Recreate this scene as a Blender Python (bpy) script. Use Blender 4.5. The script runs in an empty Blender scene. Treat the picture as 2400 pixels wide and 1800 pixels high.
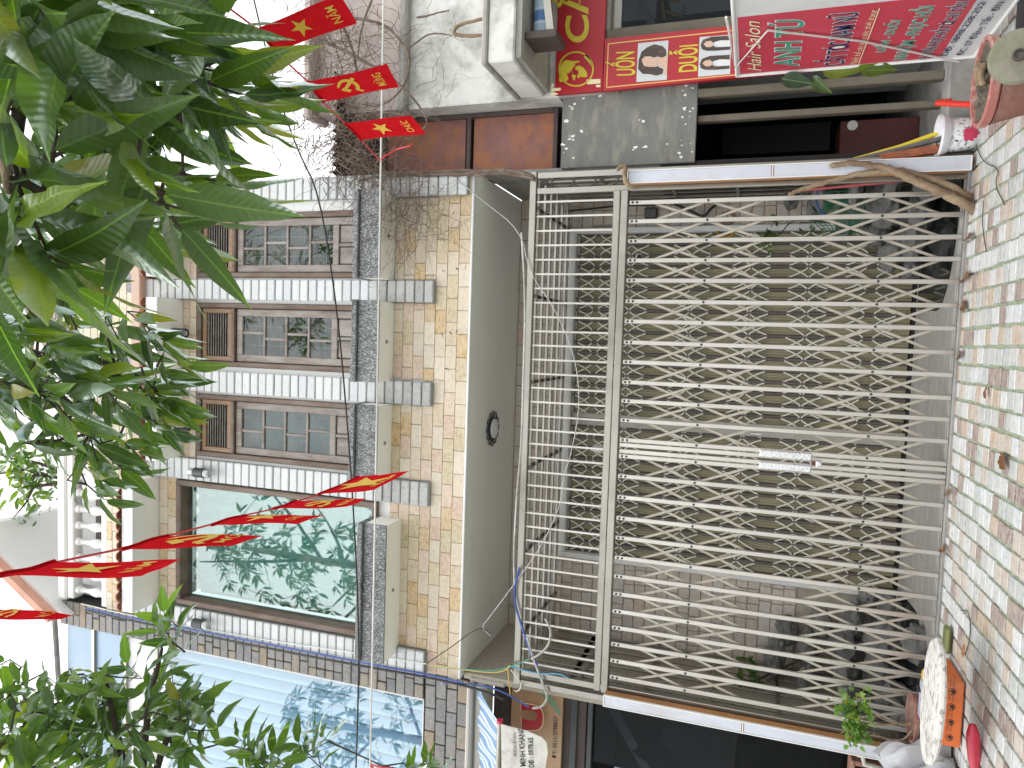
import bpy, bmesh, math, random
from mathutils import Vector, Matrix, Quaternion, noise as mnoise
from math import sin, cos, pi, radians, sqrt
random.seed(7)
SC = bpy.context.scene
COL = SC.collection
# ------------------------------------------------------------------ camera
EYE = Vector((0, 0, 1.5)); FPX = 1672.0
YAW, PITCH, ROLL = radians(3.666), radians(18.484), radians(-3.0285)
_f = Vector((-sin(YAW)*cos(PITCH), cos(YAW)*cos(PITCH), sin(PITCH)))
_r0 = Vector((cos(YAW), sin(YAW), 0)); _d0 = _f.cross(_r0)
_r = cos(ROLL)*_r0 + sin(ROLL)*_d0; _d = -sin(ROLL)*_r0 + cos(ROLL)*_d0
cd = bpy.data.cameras.new('camera'); cam = bpy.data.objects.new('camera', cd); COL.objects.link(cam)
cd.sensor_fit = 'HORIZONTAL'; cd.sensor_width = 36.0; cd.lens = FPX/2400*36
cd.clip_start = 0.05; cd.clip_end = 3000
# the photograph lies on its side: the camera is turned so that up in the place is left in the picture
m3 = Matrix((_d, _r, -_f)).transposed()
cam.matrix_world = Matrix.Translation(EYE) @ m3.to_4x4()
SC.camera = cam
# ------------------------------------------------------------------ sky, sun, exposure
W = bpy.data.worlds.new('World'); SC.world = W; W.use_nodes = True
nt = W.node_tree; nt.nodes.clear()
wo = nt.nodes.new('ShaderNodeOutputWorld'); bg = nt.nodes.new('ShaderNodeBackground')
sk = nt.nodes.new('ShaderNodeTexSky'); sk.sky_type = 'NISHITA'; sk.sun_disc = False
sk.sun_elevation = radians(62); sk.sun_rotation = radians(200); sk.air_density = 1.0; sk.dust_density = 5.0
hs = nt.nodes.new('ShaderNodeHueSaturation'); hs.inputs['Saturation'].default_value = 0.02
# overcast: the cloud deck evens the clear-sky gradient out
mn = nt.nodes.new('ShaderNodeMix'); mn.data_type = 'RGBA'; mn.blend_type = 'DARKEN'; mn.inputs[0].default_value = 1; mn.inputs[7].default_value = (7, 7, 7, 1)
ml = nt.nodes.new('ShaderNodeMix'); ml.data_type = 'RGBA'; ml.blend_type = 'LIGHTEN'; ml.inputs[0].default_value = 1; ml.inputs[7].default_value = (5.4, 5.45, 5.55, 1)
nt.links.new(sk.outputs[0], hs.inputs['Color']); nt.links.new(hs.outputs[0], mn.inputs[6]); nt.links.new(mn.outputs[2], ml.inputs[6]); nt.links.new(ml.outputs[2], bg.inputs[0])
bg.inputs[1].default_value = 0.15; nt.links.new(bg.outputs[0], wo.inputs[0])
sl = bpy.data.lights.new('sun', 'SUN'); sl.energy = 0.9; sl.angle = radians(35); sl.color = (1, 0.98, 0.95)
so = bpy.data.objects.new('sun', sl); COL.objects.link(so)
so.rotation_euler = (radians(28), 0, radians(-20)); so.location = (0, 0, 30)
SC.view_settings.view_transform = 'Standard'; SC.view_settings.look = 'None'
SC.view_settings.exposure = 1.06; SC.view_settings.gamma = 1.0; SC.view_settings.use_curve_mapping = False
SC.cycles.max_bounces = 7; SC.cycles.transparent_max_bounces = 12
# ------------------------------------------------------------------ photo pixel -> place
def ray(x, y):
    return _r*((900-y)/FPX) + _d*((x-1200)/FPX) + _f
def PY(Y):
    def g(x, y):
        d = ray(x, y); return EYE + d*((Y-EYE.y)/d.y)
    return g
def PX(X):
    def g(x, y):
        d = ray(x, y); return EYE + d*((X-EYE.x)/d.x)
    return g
def PZ(Z):
    def g(x, y):
        d = ray(x, y); return EYE + d*((Z-EYE.z)/d.z)
    return g
def PR(x, y, rng):
    return EYE + ray(x, y).normalized()*rng
def proj(p):
    q = Vector(p)-EYE; w = q.dot(_f)
    return (1200+q.dot(_d)/w*FPX, 900-q.dot(_r)/w*FPX, w)
V = Vector
# ------------------------------------------------------------------ mesh building
class MB:
    def __init__(s): s.v = []; s.f = []
    def add(s, vs, fs):
        n = len(s.v); s.v += [V(p) for p in vs]; s.f += [tuple(i+n for i in f) for f in fs]; return s
    def box(s, x0, x1, y0, y1, z0, z1):
        return s.add([(x0,y0,z0),(x1,y0,z0),(x1,y1,z0),(x0,y1,z0),(x0,y0,z1),(x1,y0,z1),(x1,y1,z1),(x0,y1,z1)],
                     [(0,3,2,1),(4,5,6,7),(0,1,5,4),(1,2,6,5),(2,3,7,6),(3,0,4,7)])
    def cbox(s, x0, x1, y0, y1, z0, z1, c=0.005):      # box with chamfered edges
        c = min(c, .45*(x1-x0), .45*(y1-y0), .45*(z1-z0))
        X, Y, Z = (x0, x1), (y0, y1), (z0, z1); vs = []; idx = {}
        for i in (0,1):
            for j in (0,1):
                for k in (0,1):
                    sx, sy, sz = (c if i == 0 else -c), (c if j == 0 else -c), (c if k == 0 else -c)
                    idx[i,j,k] = len(vs)
                    vs += [(X[i],Y[j]+sy,Z[k]+sz),(X[i]+sx,Y[j],Z[k]+sz),(X[i]+sx,Y[j]+sy,Z[k])]
        I = lambda i,j,k,a: idx[i,j,k]+a
        fs = []
        for i in (0,1): fs.append([I(i,0,0,0),I(i,1,0,0),I(i,1,1,0),I(i,0,1,0)])
        for j in (0,1): fs.append([I(0,j,0,1),I(1,j,0,1),I(1,j,1,1),I(0,j,1,1)])
        for k in (0,1): fs.append([I(0,0,k,2),I(1,0,k,2),I(1,1,k,2),I(0,1,k,2)])
        for a in (0,1):
            for b in (0,1):
                fs.append([I(0,a,b,1),I(1,a,b,1),I(1,a,b,2),I(0,a,b,2)])
                fs.append([I(a,0,b,0),I(a,1,b,0),I(a,1,b,2),I(a,0,b,2)])
                fs.append([I(a,b,0,0),I(a,b,1,0),I(a,b,1,1),I(a,b,0,1)])
        for i in (0,1):
            for j in (0,1):
                for k in (0,1): fs.append([I(i,j,k,0),I(i,j,k,1),I(i,j,k,2)])
        return s.add(vs, fs)
    def beam(s, p, q, w, h, up=(0,0,1)):               # rectangular bar from p to q
        p, q = V(p), V(q); d = (q-p).normalized(); u = V(up)
        if abs(d.dot(u)) > .98: u = V((0,1,0))
        a = d.cross(u).normalized()*w/2; b = a.cross(d).normalized()*h/2
        return s.add([p-a-b,p+a-b,p+a+b,p-a+b,q-a-b,q+a-b,q+a+b,q-a+b],
                     [(0,1,2,3),(4,7,6,5),(0,4,5,1),(1,5,6,2),(2,6,7,3),(3,7,4,0)])
    def prism(s, pts, off):                            # planar polygon given thickness
        pts = [V(p) for p in pts]; off = V(off); n = len(pts)
        return s.add(pts+[p+off for p in pts], [tuple(range(n)), tuple(range(2*n-1, n-1, -1))]+[(i,i+n,(i+1)%n+n,(i+1)%n) for i in range(n)])
    def tube(s, path, r, n=6, cap=True):
        path = [V(p) for p in path]; m = len(path)
        rs = r if isinstance(r, (list, tuple)) else [r]*m
        t0 = (path[1]-path[0]).normalized(); a = t0.orthogonal().normalized(); rings = []; vs = []
        for i in range(m):
            t = (path[min(i+1,m-1)]-path[max(i-1,0)]).normalized()
            a = (a-t*a.dot(t))
            a = a.normalized() if a.length > 1e-6 else t.orthogonal().normalized()
            b = t.cross(a); rings.append(len(vs))
            for k in range(n):
                g = 2*pi*k/n; vs.append(path[i]+(a*cos(g)+b*sin(g))*rs[i])
        fs = []
        for i in range(m-1):
            for k in range(n):
                fs.append((i*n+k, i*n+(k+1)%n, (i+1)*n+(k+1)%n, (i+1)*n+k))
        if cap: fs.append(tuple(range(n-1,-1,-1))); fs.append(tuple(range((m-1)*n, m*n)))
        return s.add(vs, fs)
    def lathe(s, prof, c=(0,0,0), n=24, sx=1, sy=1, rot=None):   # profile of (r, z)
        c = V(c); vs = []; m = len(prof)
        for r, z in prof:
            for k in range(n):
                g = 2*pi*k/n; p = V((r*cos(g)*sx, r*sin(g)*sy, z))
                vs.append(c+(rot @ p if rot else p))
        fs = [(i*n+k, i*n+(k+1)%n, (i+1)*n+(k+1)%n, (i+1)*n+k) for i in range(m-1) for k in range(n)]
        if prof[0][0] > 1e-6: fs.append(tuple(range(n-1,-1,-1)))
        if prof[-1][0] > 1e-6: fs.append(tuple(range((m-1)*n, m*n)))
        return s.add(vs, fs)
    def grid(s, fn, nu, nv, thick=None):               # fn(u,v) in 0..1 -> point
        vs = [fn(i/nu, j/nv) for i in range(nu+1) for j in range(nv+1)]
        fs = [(i*(nv+1)+j, (i+1)*(nv+1)+j, (i+1)*(nv+1)+j+1, i*(nv+1)+j+1) for i in range(nu) for j in range(nv)]
        return s.add(vs, fs)
    def blob(s, c, r, seed=0, rough=.25, n=10, sq=(1,1,1)):      # faceted uneven stone
        rn = random.Random(seed); bm = bmesh.new()
        bmesh.ops.create_icosphere(bm, subdivisions=3, radius=1); off = V((rn.uniform(0, 90), rn.uniform(0, 90), rn.uniform(0, 90)))
        ds = [V((rn.uniform(-1,1), rn.uniform(-1,1), rn.uniform(-1,1))).normalized() for _ in range(n)]
        hh = [rn.uniform(.62, .95) for _ in range(n)]
        for v in bm.verts:
            p = v.co.copy(); k = 1.0
            for d, h in zip(ds, hh):
                t = p.dot(d)
                if t > h: k = min(k, h/t)
            p *= k*(1+rough*.45*mnoise.fractal(v.co*2.2+off, 1.0, 2.0, 4))
            v.co = p
        bm.verts.index_update()
        vs = [V(c)+V((v.co.x*r*sq[0], v.co.y*r*sq[1], v.co.z*r*sq[2])) for v in bm.verts]
        fs = [tuple(v.index for v in f.verts) for f in bm.faces]; bm.free()
        return s.add(vs, fs)
WL = {}
def to_mesh(mb, name, smooth=0, recalc=True):
    me = bpy.data.meshes.new(name); me.from_pydata([tuple(p) for p in mb.v], [], mb.f)
    if recalc:
        bm = bmesh.new(); bm.from_mesh(me); bmesh.ops.recalc_face_normals(bm, faces=bm.faces); bm.to_mesh(me); bm.free()
    if smooth:
        me.polygons.foreach_set('use_smooth', [True]*len(me.polygons))
        if smooth < 180: me.set_sharp_from_angle(angle=radians(smooth))
    me.update(); return me
def put(name, me, loc, parent=None, rot=None, scale=None):
    o = bpy.data.objects.new(name, me); COL.objects.link(o); loc = V(loc); WL[o.name] = loc
    if parent is not None: o.parent = parent; o.location = loc-WL[parent.name]
    else: o.location = loc
    if rot is not None: o.rotation_mode = 'QUATERNION'; o.rotation_quaternion = rot
    if scale is not None: o.scale = scale if not isinstance(scale, (int, float)) else (scale,)*3
    return o
def part(name, mb, mat, parent=None, smooth=0, label=None):
    if isinstance(mb, MB):
        lo = V([min(p[i] for p in mb.v) for i in range(3)]); hi = V([max(p[i] for p in mb.v) for i in range(3)]); c = (lo+hi)/2
        for i in range(len(mb.v)): mb.v[i] = mb.v[i]-c
        me = to_mesh(mb, name, smooth)
    me.materials.append(mat); o = put(name, me, c, parent)
    if label: o['label'] = label
    return o
def tag(o, label, cat, group=None):
    o['label'] = label; o['category'] = cat
    if group: o['group'] = group
    return o
def thing(name, label, cat, loc, group=None):
    o = bpy.data.objects.new(name, None); COL.objects.link(o); o.location = loc; WL[o.name] = V(loc); o.empty_display_size = .1
    return tag(o, label, cat, group)
def solid(name, mb, mat, label, cat, group=None, smooth=0):
    return tag(part(name, mb, mat, None, smooth), label, cat, group)
def struct(name, mb, mat, smooth=0):
    o = part(name, mb, mat, None, smooth); o['kind'] = 'structure'; return o
_cache = {}
def cmesh(key, fn, mat, smooth=0):                      # cached shared mesh
    if key not in _cache:
        me = to_mesh(fn(), key[0] if isinstance(key, tuple) else key, smooth); me.materials.append(mat); _cache[key] = me
    return _cache[key]
def tile(parent, cx, cy, cz, w, d, h, mat, c=.004, name='tile', jit=0.0):
    w, d, h = round(w,3), round(d,3), round(h,3)
    me = cmesh((name, w, d, h, mat.name), lambda: MB().cbox(-w/2,w/2,-d/2,d/2,-h/2,h/2,c), mat)
    rot = None
    if jit: rot = Quaternion((1, random.uniform(-jit,jit), random.uniform(-jit,jit), random.uniform(-jit,jit))).normalized()
    return put(name, me, (cx, cy, cz), parent, rot)
# ------------------------------------------------------------------ materials
def rgb(c): return (c[0], c[1], c[2], 1)
class Mat:
    def __init__(s, name):
        s.m = bpy.data.materials.new(name); s.m.use_nodes = True; s.t = s.m.node_tree
        s.b = s.t.nodes['Principled BSDF']; s.o = s.t.nodes['Material Output']
    def n(s, typ, **kw):
        x = s.t.nodes.new(typ)
        for k, v in kw.items(): setattr(x, k, v)
        return x
    def l(s, a, b): s.t.links.new(a, b)
    def coords(s, rnd=True, scale=(1,1,1), gen=False):
        tc = s.n('ShaderNodeTexCoord'); mp = s.n('ShaderNodeMapping'); mp.inputs['Scale'].default_value = scale
        src = tc.outputs['Generated' if gen else 'Object']
        if rnd:
            oi = s.n('ShaderNodeObjectInfo'); mu = s.n('ShaderNodeMath', operation='MULTIPLY'); mu.inputs[1].default_value = 57.3
            s.l(oi.outputs['Random'], mu.inputs[0])
            ad = s.n('ShaderNodeVectorMath', operation='ADD'); s.l(src, ad.inputs[0]); s.l(mu.outputs[0], ad.inputs[1]); src = ad.outputs[0]
        s.l(src, mp.inputs[0]); return mp.outputs[0]
    def noise(s, vec, scale, detail=5, rough=.55, dist=0):
        x = s.n('ShaderNodeTexNoise'); x.inputs['Scale'].default_value = scale; x.inputs['Detail'].default_value = detail
        x.inputs['Roughness'].default_value = rough; x.inputs['Distortion'].default_value = dist
        s.l(vec, x.inputs['Vector']); return x.outputs['Fac']
    def ramp(s, fac, stops, interp='LINEAR'):
        r = s.n('ShaderNodeValToRGB'); cr = r.color_ramp; cr.interpolation = interp
        while len(cr.elements) > 1: cr.elements.remove(cr.elements[-1])
        cr.elements[0].position = stops[0][0]; cr.elements[0].color = rgb(stops[0][1]) if len(stops[0][1]) == 3 else stops[0][1]
        for p, c in stops[1:]:
            e = cr.elements.new(p); e.color = rgb(c)
        s.l(fac, r.inputs[0]); return r.outputs[0]
    def mix(s, fac, a, b, mode='MIX'):
        x = s.n('ShaderNodeMix', data_type='RGBA', blend_type=mode)
        for sock, v in ((x.inputs[0], fac), (x.inputs[6], a), (x.inputs[7], b)):
            if hasattr(v, 'default_value') or hasattr(v, 'is_linked'): s.l(v, sock)
            else: sock.default_value = v if isinstance(v, (int, float)) else rgb(v)
        return x.outputs[2]
    def bump(s, h, strength=.3, dist=.01):
        b = s.n('ShaderNodeBump'); b.inputs['Strength'].default_value = strength; b.inputs['Distance'].default_value = dist
        s.l(h, b.inputs['Height']); s.l(b.outputs[0], s.b.inputs['Normal'])
    def set(s, col=None, rough=.6, metal=0, spec=.5):
        if col is not None:
            if hasattr(col, 'is_linked'): s.l(col, s.b.inputs['Base Color'])
            else: s.b.inputs['Base Color'].default_value = rgb(col)
        if hasattr(rough, 'is_linked'): s.l(rough, s.b.inputs['Roughness'])
        else: s.b.inputs['Roughness'].default_value = rough
        s.b.inputs['Metallic'].default_value = metal; s.b.inputs['Specular IOR Level'].default_value = spec
        return s.m
def g3(k): return (k, k, k)
def plain(name, col, rough=.6, metal=0, var=.08, ns=8, bump=.0, spec=.5, stain=None, sscale=2.0, samt=.5, rnd=.0, stretch=(1,1,1), bs=None, sthr=.5):
    """surface with fine tone noise, optional stains of a second colour, optional tone per copy"""
    M = Mat(name); v = M.coords(); vs = M.coords(scale=stretch)
    f = M.noise(vs, ns, 6, .6)
    c = M.ramp(f, [(.25, tuple(max(0, x*(1-var*2)) for x in col)), (.5, col), (.78, tuple(min(1, x*(1+var*1.3)) for x in col))])
    if stain:
        f2 = M.ramp(M.noise(vs, sscale, 8, .68, .3), [(sthr, (0,0,0)), (sthr+.2, g3(samt))])
        c = M.mix(f2, c, stain)
    if rnd:
        oi = M.n('ShaderNodeObjectInfo'); c = M.mix(1.0, c, M.ramp(oi.outputs['Random'], [(0, g3(1-rnd)), (1, g3(1))]), 'MULTIPLY')
    if bump: M.bump(M.noise(v, bs or ns*3, 6, .6), bump, .01)
    r2 = M.ramp(M.noise(v, ns*.7, 4), [(.3, g3(max(0, rough-.08))), (.7, g3(min(1, rough+.08)))])
    return M.set(c, r2, metal, spec)
def palette(name, cols, rough=.5, vein=None, vs=6, vamt=.5, bump=.15, bs=40, stretch=(1,1,1), grain=.1, spec=.5, island=False):
    """each copy takes one of the colours, with veins or streaks of its own"""
    M = Mat(name); oi = M.n('ShaderNodeNewGeometry' if island else 'ShaderNodeObjectInfo'); n = len(cols)
    c = M.ramp(oi.outputs['Random Per Island' if island else 'Random'], [(i/n, k) for i, k in enumerate(cols)], 'CONSTANT')
    v = M.coords(scale=stretch); v0 = M.coords()
    if vein:
        wv = M.n('ShaderNodeTexNoise'); wv.inputs['Scale'].default_value = vs; wv.inputs['Detail'].default_value = 3; wv.inputs['Distortion'].default_value = 2.0
        M.l(v, wv.inputs['Vector'])
        f = M.ramp(wv.outputs['Fac'], [(.3, g3(0)), (.47, g3(vamt)), (.52, g3(vamt*.8)), (.62, g3(0))])
        c = M.mix(f, c, vein)
    c = M.mix(1.0, c, M.ramp(M.noise(v0, 25, 6, .7), [(.25, g3(1-grain*2.2)), (.5, g3(1-grain*.4)), (.75, g3(1))]), 'MULTIPLY')
    if bump: M.bump(M.noise(v0, bs, 5, .65), bump, .006)
    return M.set(c, rough, 0, spec)
def speckle(name, a, b, scale=60, rough=.5, thr=.5, width=.06, mid=None, bump=.1, stretch=(1,1,1)):
    M = Mat(name); v = M.coords(scale=stretch); f = M.noise(v, scale, 3, .7)
    st = [(thr-width, a), (thr+width, b)]
    c = M.ramp(f, st); c = M.mix(.3, c, M.ramp(M.noise(v, 5, 4), [(.3, a), (.7, mid or b)]))
    M.bump(M.noise(v, scale, 4), bump, .005); return M.set(c, rough)
def glass(name, tint=(.8,.86,.85), refl=.18, dirt=.04):
    M = Mat(name); M.t.nodes.remove(M.b)
    tr = M.n('ShaderNodeBsdfTransparent'); tr.inputs[0].default_value = rgb(tint)
    gl = M.n('ShaderNodeBsdfGlossy'); gl.inputs['Roughness'].default_value = .015; gl.inputs['Color'].default_value = (.93,.97,.97,1)
    fr = M.n('ShaderNodeLayerWeight'); fr.inputs['Blend'].default_value = .5
    pw_ = M.n('ShaderNodeMath', operation='POWER'); pw_.inputs[1].default_value = 5; M.l(fr.outputs['Facing'], pw_.inputs[0])
    ad = M.n('ShaderNodeMath', operation='ADD', use_clamp=True); ad.inputs[1].default_value = refl+.03; M.l(pw_.outputs[0], ad.inputs[0])
    v = M.coords(); nb = M.n('ShaderNodeBump'); nb.inputs['Strength'].default_value = .04; nb.inputs['Distance'].default_value = .02
    M.l(M.noise(v, 1.7, 2), nb.inputs['Height']); M.l(nb.outputs[0], gl.inputs['Normal'])
    mx = M.n('ShaderNodeMixShader'); M.l(ad.outputs[0], mx.inputs[0]); M.l(tr.outputs[0], mx.inputs[1]); M.l(gl.outputs[0], mx.inputs[2])
    df = M.n('ShaderNodeBsdfDiffuse'); df.inputs[0].default_value = (.55,.55,.52,1)
    m2 = M.n('ShaderNodeMixShader'); M.l(M.ramp(M.noise(v, 3, 7, .7), [(.4, g3(0)), (.8, g3(dirt*4))]), m2.inputs[0]); M.l(mx.outputs[0], m2.inputs[1]); M.l(df.outputs[0], m2.inputs[2])
    M.l(m2.outputs[0], M.o.inputs[0]); return M.m
def wood(name, a, b, rough=.65, grey=None, gamt=.6, scale=(3,3,40), rnd=.15):
    M = Mat(name); v = M.coords(scale=(scale[0]*8, scale[1]*8, scale[2]*.05)); f = M.noise(v, 3, 7, .65, .6)
    c = M.ramp(f, [(.3, a), (.7, b)])
    if grey:
        w = M.coords(scale=(1,1,.35)); c = M.mix(M.ramp(M.noise(w, 7, 7, .7), [(.38, g3(0)), (.62, g3(gamt))]), c, grey)
    oi = M.n('ShaderNodeObjectInfo'); c = M.mix(1.0, c, M.ramp(oi.outputs['Random'], [(0, g3(1-rnd)), (1, g3(1))]), 'MULTIPLY')
    M.bump(f, .25, .004); return M.set(c, rough)
MT = {}
MT['stone_tile'] = palette('stone_tile', [(.56,.45,.33),(.52,.37,.20),(.63,.54,.44),(.60,.46,.38),(.58,.48,.32),(.66,.59,.50),(.56,.40,.32),(.62,.53,.43),(.50,.42,.27),(.62,.48,.38),(.52,.34,.15),(.62,.55,.47)], .5, (.78,.68,.52), 9, .5, .12, stretch=(1,1,2.2), grain=.12)
MT['white_tile'] = palette('white_tile', [(.60,.63,.65),(.56,.59,.61),(.63,.65,.66),(.58,.60,.60)], .55, None, bump=.5, bs=55, grain=.09)
MT['grey_tile'] = palette('grey_tile', [(.46,.47,.47),(.41,.42,.42),(.50,.50,.49)], .6, None, bump=.5, bs=55, grain=.2)
MT['wall_tile'] = palette('wall_tile', [(.66,.59,.53),(.62,.57,.52),(.70,.64,.58),(.62,.55,.48),(.66,.62,.57),(.68,.57,.48)], .6, (.5,.45,.40), 9, .35, .35, grain=.13)
MT['slate'] = palette('slate', [(.20,.21,.23),(.24,.24,.25),(.17,.18,.20),(.28,.25,.21),(.22,.22,.22),(.30,.24,.17),(.26,.26,.27)], .6, (.34,.30,.24), 6, .35, .7, 25, grain=.25)
MT['cream_tile'] = palette('cream_tile', [(.70,.66,.52),(.72,.68,.56),(.66,.60,.44),(.20,.22,.27),(.70,.65,.50),(.68,.64,.52),(.25,.27,.31)], .55, (.5,.44,.3), 8, .3, .3, grain=.2)
PAVC = [(.60,.64,.67),(.44,.48,.49),(.48,.41,.35),(.24,.165,.15),(.57,.61,.63),(.51,.46,.42),(.43,.47,.47),(.60,.63,.65),(.62,.65,.67),(.25,.18,.165),(.46,.35,.26),(.55,.58,.60),(.47,.50,.50),(.50,.44,.39)]
MT['paver'] = palette('paver', PAVC, .55, (.66,.62,.56), 11, .45, .3, 60, stretch=(.5,2.6,1), grain=.2)
MT['paver_far'] = palette('paver_far', PAVC, .55, (.66,.62,.56), 11, .45, .3, 60, stretch=(.5,2.6,1), grain=.2, island=True)
MT['moss'] = plain('moss', (.30,.36,.25), .95, var=.25, ns=30, bump=.6, stain=(.47,.50,.42), sscale=9, samt=.9)
MT['mortar'] = plain('mortar', (.42,.38,.32), .9, ns=20, bump=.2)
MT['mortar_grey'] = plain('mortar_grey', (.30,.31,.31), .9, ns=20, bump=.2)
MT['dark_mortar'] = plain('dark_mortar', (.03,.03,.03), .95)
MT['plaster'] = plain('plaster', (.74,.75,.75), .85, var=.03, ns=3, bump=.06, bs=60)
MT['soffit'] = plain('soffit', (.86,.85,.82), .85, var=.03, ns=2.2, bump=.04, bs=40, stretch=(.4,1,1))
MT['white_paint'] = plain('white_paint', (.78,.79,.79), .6, var=.03, ns=5)
MT['granite'] = speckle('granite', (.03,.033,.037), (.42,.43,.45), 70, .55, .55, .07, (.32,.33,.34), .5, (1.5,1,.7))
MT['frame_wood'] = wood('frame_wood', (.07,.042,.028), (.18,.115,.075), .6, (.26,.225,.20), .5)
MT['sash_wood'] = wood('sash_wood', (.13,.105,.09), (.28,.235,.205), .7, (.38,.355,.335), .75)
MT['louvre_wood'] = wood('louvre_wood', (.20,.11,.055), (.36,.22,.12), .55, (.30,.25,.2), .35)
MT['pane'] = glass('pane', (.55,.62,.62), .035, .04)
MT['big_pane'] = glass('big_pane', (.80,.93,.91), .17, .02)
MT['blue_pane'] = glass('blue_pane', (.84,.93,.98), .13, .01)
MT['dark_pane'] = glass('dark_pane', (.40,.43,.46), -.02, .002)
MT['clay'] = plain('clay', (.50,.20,.12), .8, var=.2, ns=10, bump=.3, stain=(.32,.24,.2), sscale=5, samt=.7, rnd=.2)
MT['coping'] = plain('coping', (.62,.34,.25), .75, var=.08, ns=6, stain=(.35,.25,.2), sscale=4, samt=.4)
MT['steel'] = plain('steel', (.60,.58,.54), .38, .85, var=.05, ns=5, stain=(.50,.45,.38), sscale=3, samt=.45, rnd=.10, stretch=(1,1,.5), bump=.05)
MT['steel_frame'] = plain('steel_frame', (.36,.35,.315), .30, .9, var=.1, ns=3, stain=(.34,.31,.26), sscale=3, samt=.6, bump=.05)
MT['cross_steel'] = plain('cross_steel', (.44,.41,.35), .5, .45, var=.08, ns=6, stain=(.36,.31,.24), sscale=9, samt=.7, rnd=.1)
MT['chrome'] = plain('chrome', (.75,.76,.78), .15, 1, var=.05, ns=9, bump=.6, bs=60)
MT['rivet'] = plain('rivet', (.07,.065,.06), .5, .6)
MT['olive_slat'] = plain('olive_slat', (.34,.31,.205), .5, var=.06, ns=4, stain=(.17,.14,.10), sscale=2.5, samt=.35, rnd=.10, stretch=(1,1,.3))
MT['channel'] = plain('channel', (.15,.135,.125), .55, .2, var=.07, ns=6, rnd=.12)
MT['ivory_strip'] = plain('ivory_strip', (.80,.78,.70), .5, var=.05, ns=8, rnd=.10)
MT['door_grey'] = plain('door_grey', (.44,.43,.38), .5, .1, var=.06, ns=6, stain=(.28,.24,.19), sscale=6, samt=.5)
MT['black'] = plain('black', (.015,.015,.016), .5)
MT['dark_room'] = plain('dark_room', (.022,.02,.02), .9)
MT['floor_stone'] = palette('floor_stone', [(.44,.43,.41),(.40,.39,.37),(.47,.46,.44),(.42,.41,.38)], .6, (.36,.35,.33), 5, .5, .1, grain=.1)
MT['rock'] = plain('rock', (.20,.20,.195), .9, var=.3, ns=9, bump=1.0, stain=(.33,.33,.31), sscale=5, samt=.8, rnd=.35, bs=14)
MT['water'] = plain('water', (.006,.010,.009), .08, var=.0, spec=.35)
MT['rust_panel'] = plain('rust_panel', (.24,.10,.085), .5, var=.15, ns=4, stain=(.40,.14,.03), sscale=3.2, samt=.95, rnd=.1, stretch=(1,1,1.2), sthr=.46)
MT['dark_frame'] = plain('dark_frame', (.075,.055,.05), .6, .1, var=.1)
MT['dirty_white'] = plain('dirty_white', (.68,.68,.66), .9, var=.06, ns=6, bump=.35, bs=50, stain=(.16,.17,.14), sscale=1.7, samt=.8, sthr=.47)
MT['pink_wall'] = plain('pink_wall', (.50,.43,.41), .9, var=.08, ns=5, bump=.3, bs=40, stain=(.18,.16,.15), sscale=1.3, samt=.7)
MT['ledge_grey'] = plain('ledge_grey', (.34,.33,.31), .9, var=.12, ns=5, bump=.2, stain=(.12,.12,.11), sscale=2, samt=.6)
MT['board_grey'] = plain('board_grey', (.165,.17,.162), .75, var=.14, ns=3, bump=.1, stain=(.36,.33,.27), sscale=3.5, samt=.6, stretch=(1,1,2.5))
MT['olive_frame'] = plain('olive_frame', (.135,.12,.09), .65, var=.12, ns=8, stain=(.13,.11,.09), sscale=5, samt=.5)
MT['concrete'] = plain('concrete', (.27,.265,.25), .92, var=.15, ns=7, bump=.5, stain=(.13,.13,.12), sscale=3, samt=.7)
MT['mossy'] = plain('mossy', (.22,.21,.165), .95, var=.15, ns=9, bump=.6, stain=(.12,.15,.07), sscale=4, samt=.9)
MT['road'] = plain('road', (.36,.355,.34), .95, var=.12, ns=9, bump=.3, stain=(.18,.18,.17), sscale=.6, samt=.6)
MT['band_beige'] = plain('band_beige', (.56,.42,.34), .8, var=.08, ns=5, stain=(.4,.28,.22), sscale=4, samt=.5)
MT['asphalt'] = plain('asphalt', (.05,.05,.05), .95, var=.15, ns=40, bump=.4)
MT['sign_red'] = plain('sign_red', (.38,.012,.022), .38, var=.03, ns=2)
MT['board_red'] = plain('board_red', (.54,.05,.085), .45, var=.04, ns=3)
MT['letter_yellow'] = plain('letter_yellow', (.58,.46,.04), .45, var=.02)
MT['letter_pale'] = plain('letter_pale', (.78,.70,.45), .45, var=.02)
MT['line_gold'] = plain('line_gold', (.72,.42,.14), .45, var=.02)
MT['letter_white'] = plain('letter_white', (.78,.78,.77), .5, var=.02)
MT['letter_navy'] = plain('letter_navy', (.02,.025,.10), .5, var=.02)
MT['letter_green'] = plain('letter_green', (.06,.30,.22), .5, var=.02)
MT['letter_black'] = plain('letter_black', (.02,.02,.02), .5, var=.02)
MT['flag_red'] = None
MT['sheet_white'] = plain('sheet_white', (.66,.67,.68), .5, var=.03, ns=3, stain=(.45,.45,.46), sscale=4, samt=.35)
MT['box_white'] = plain('box_white', (.55,.58,.66), .45, .1, var=.05, ns=4, stain=(.42,.36,.32), sscale=2.2, samt=.55, stretch=(1,1,.6))
MT['box_orange'] = plain('box_orange', (.42,.20,.07), .5, var=.1, ns=6, stain=(.25,.14,.07), sscale=4, samt=.5)
MT['terracotta'] = plain('terracotta', (.25,.115,.09), .85, var=.15, ns=9, bump=.3, stain=(.42,.33,.28), sscale=4, samt=.6)
MT['pink_rim'] = plain('pink_rim', (.38,.14,.12), .8, var=.12, ns=12, bump=.3, stain=(.62,.55,.48), sscale=7, samt=.9)
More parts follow.
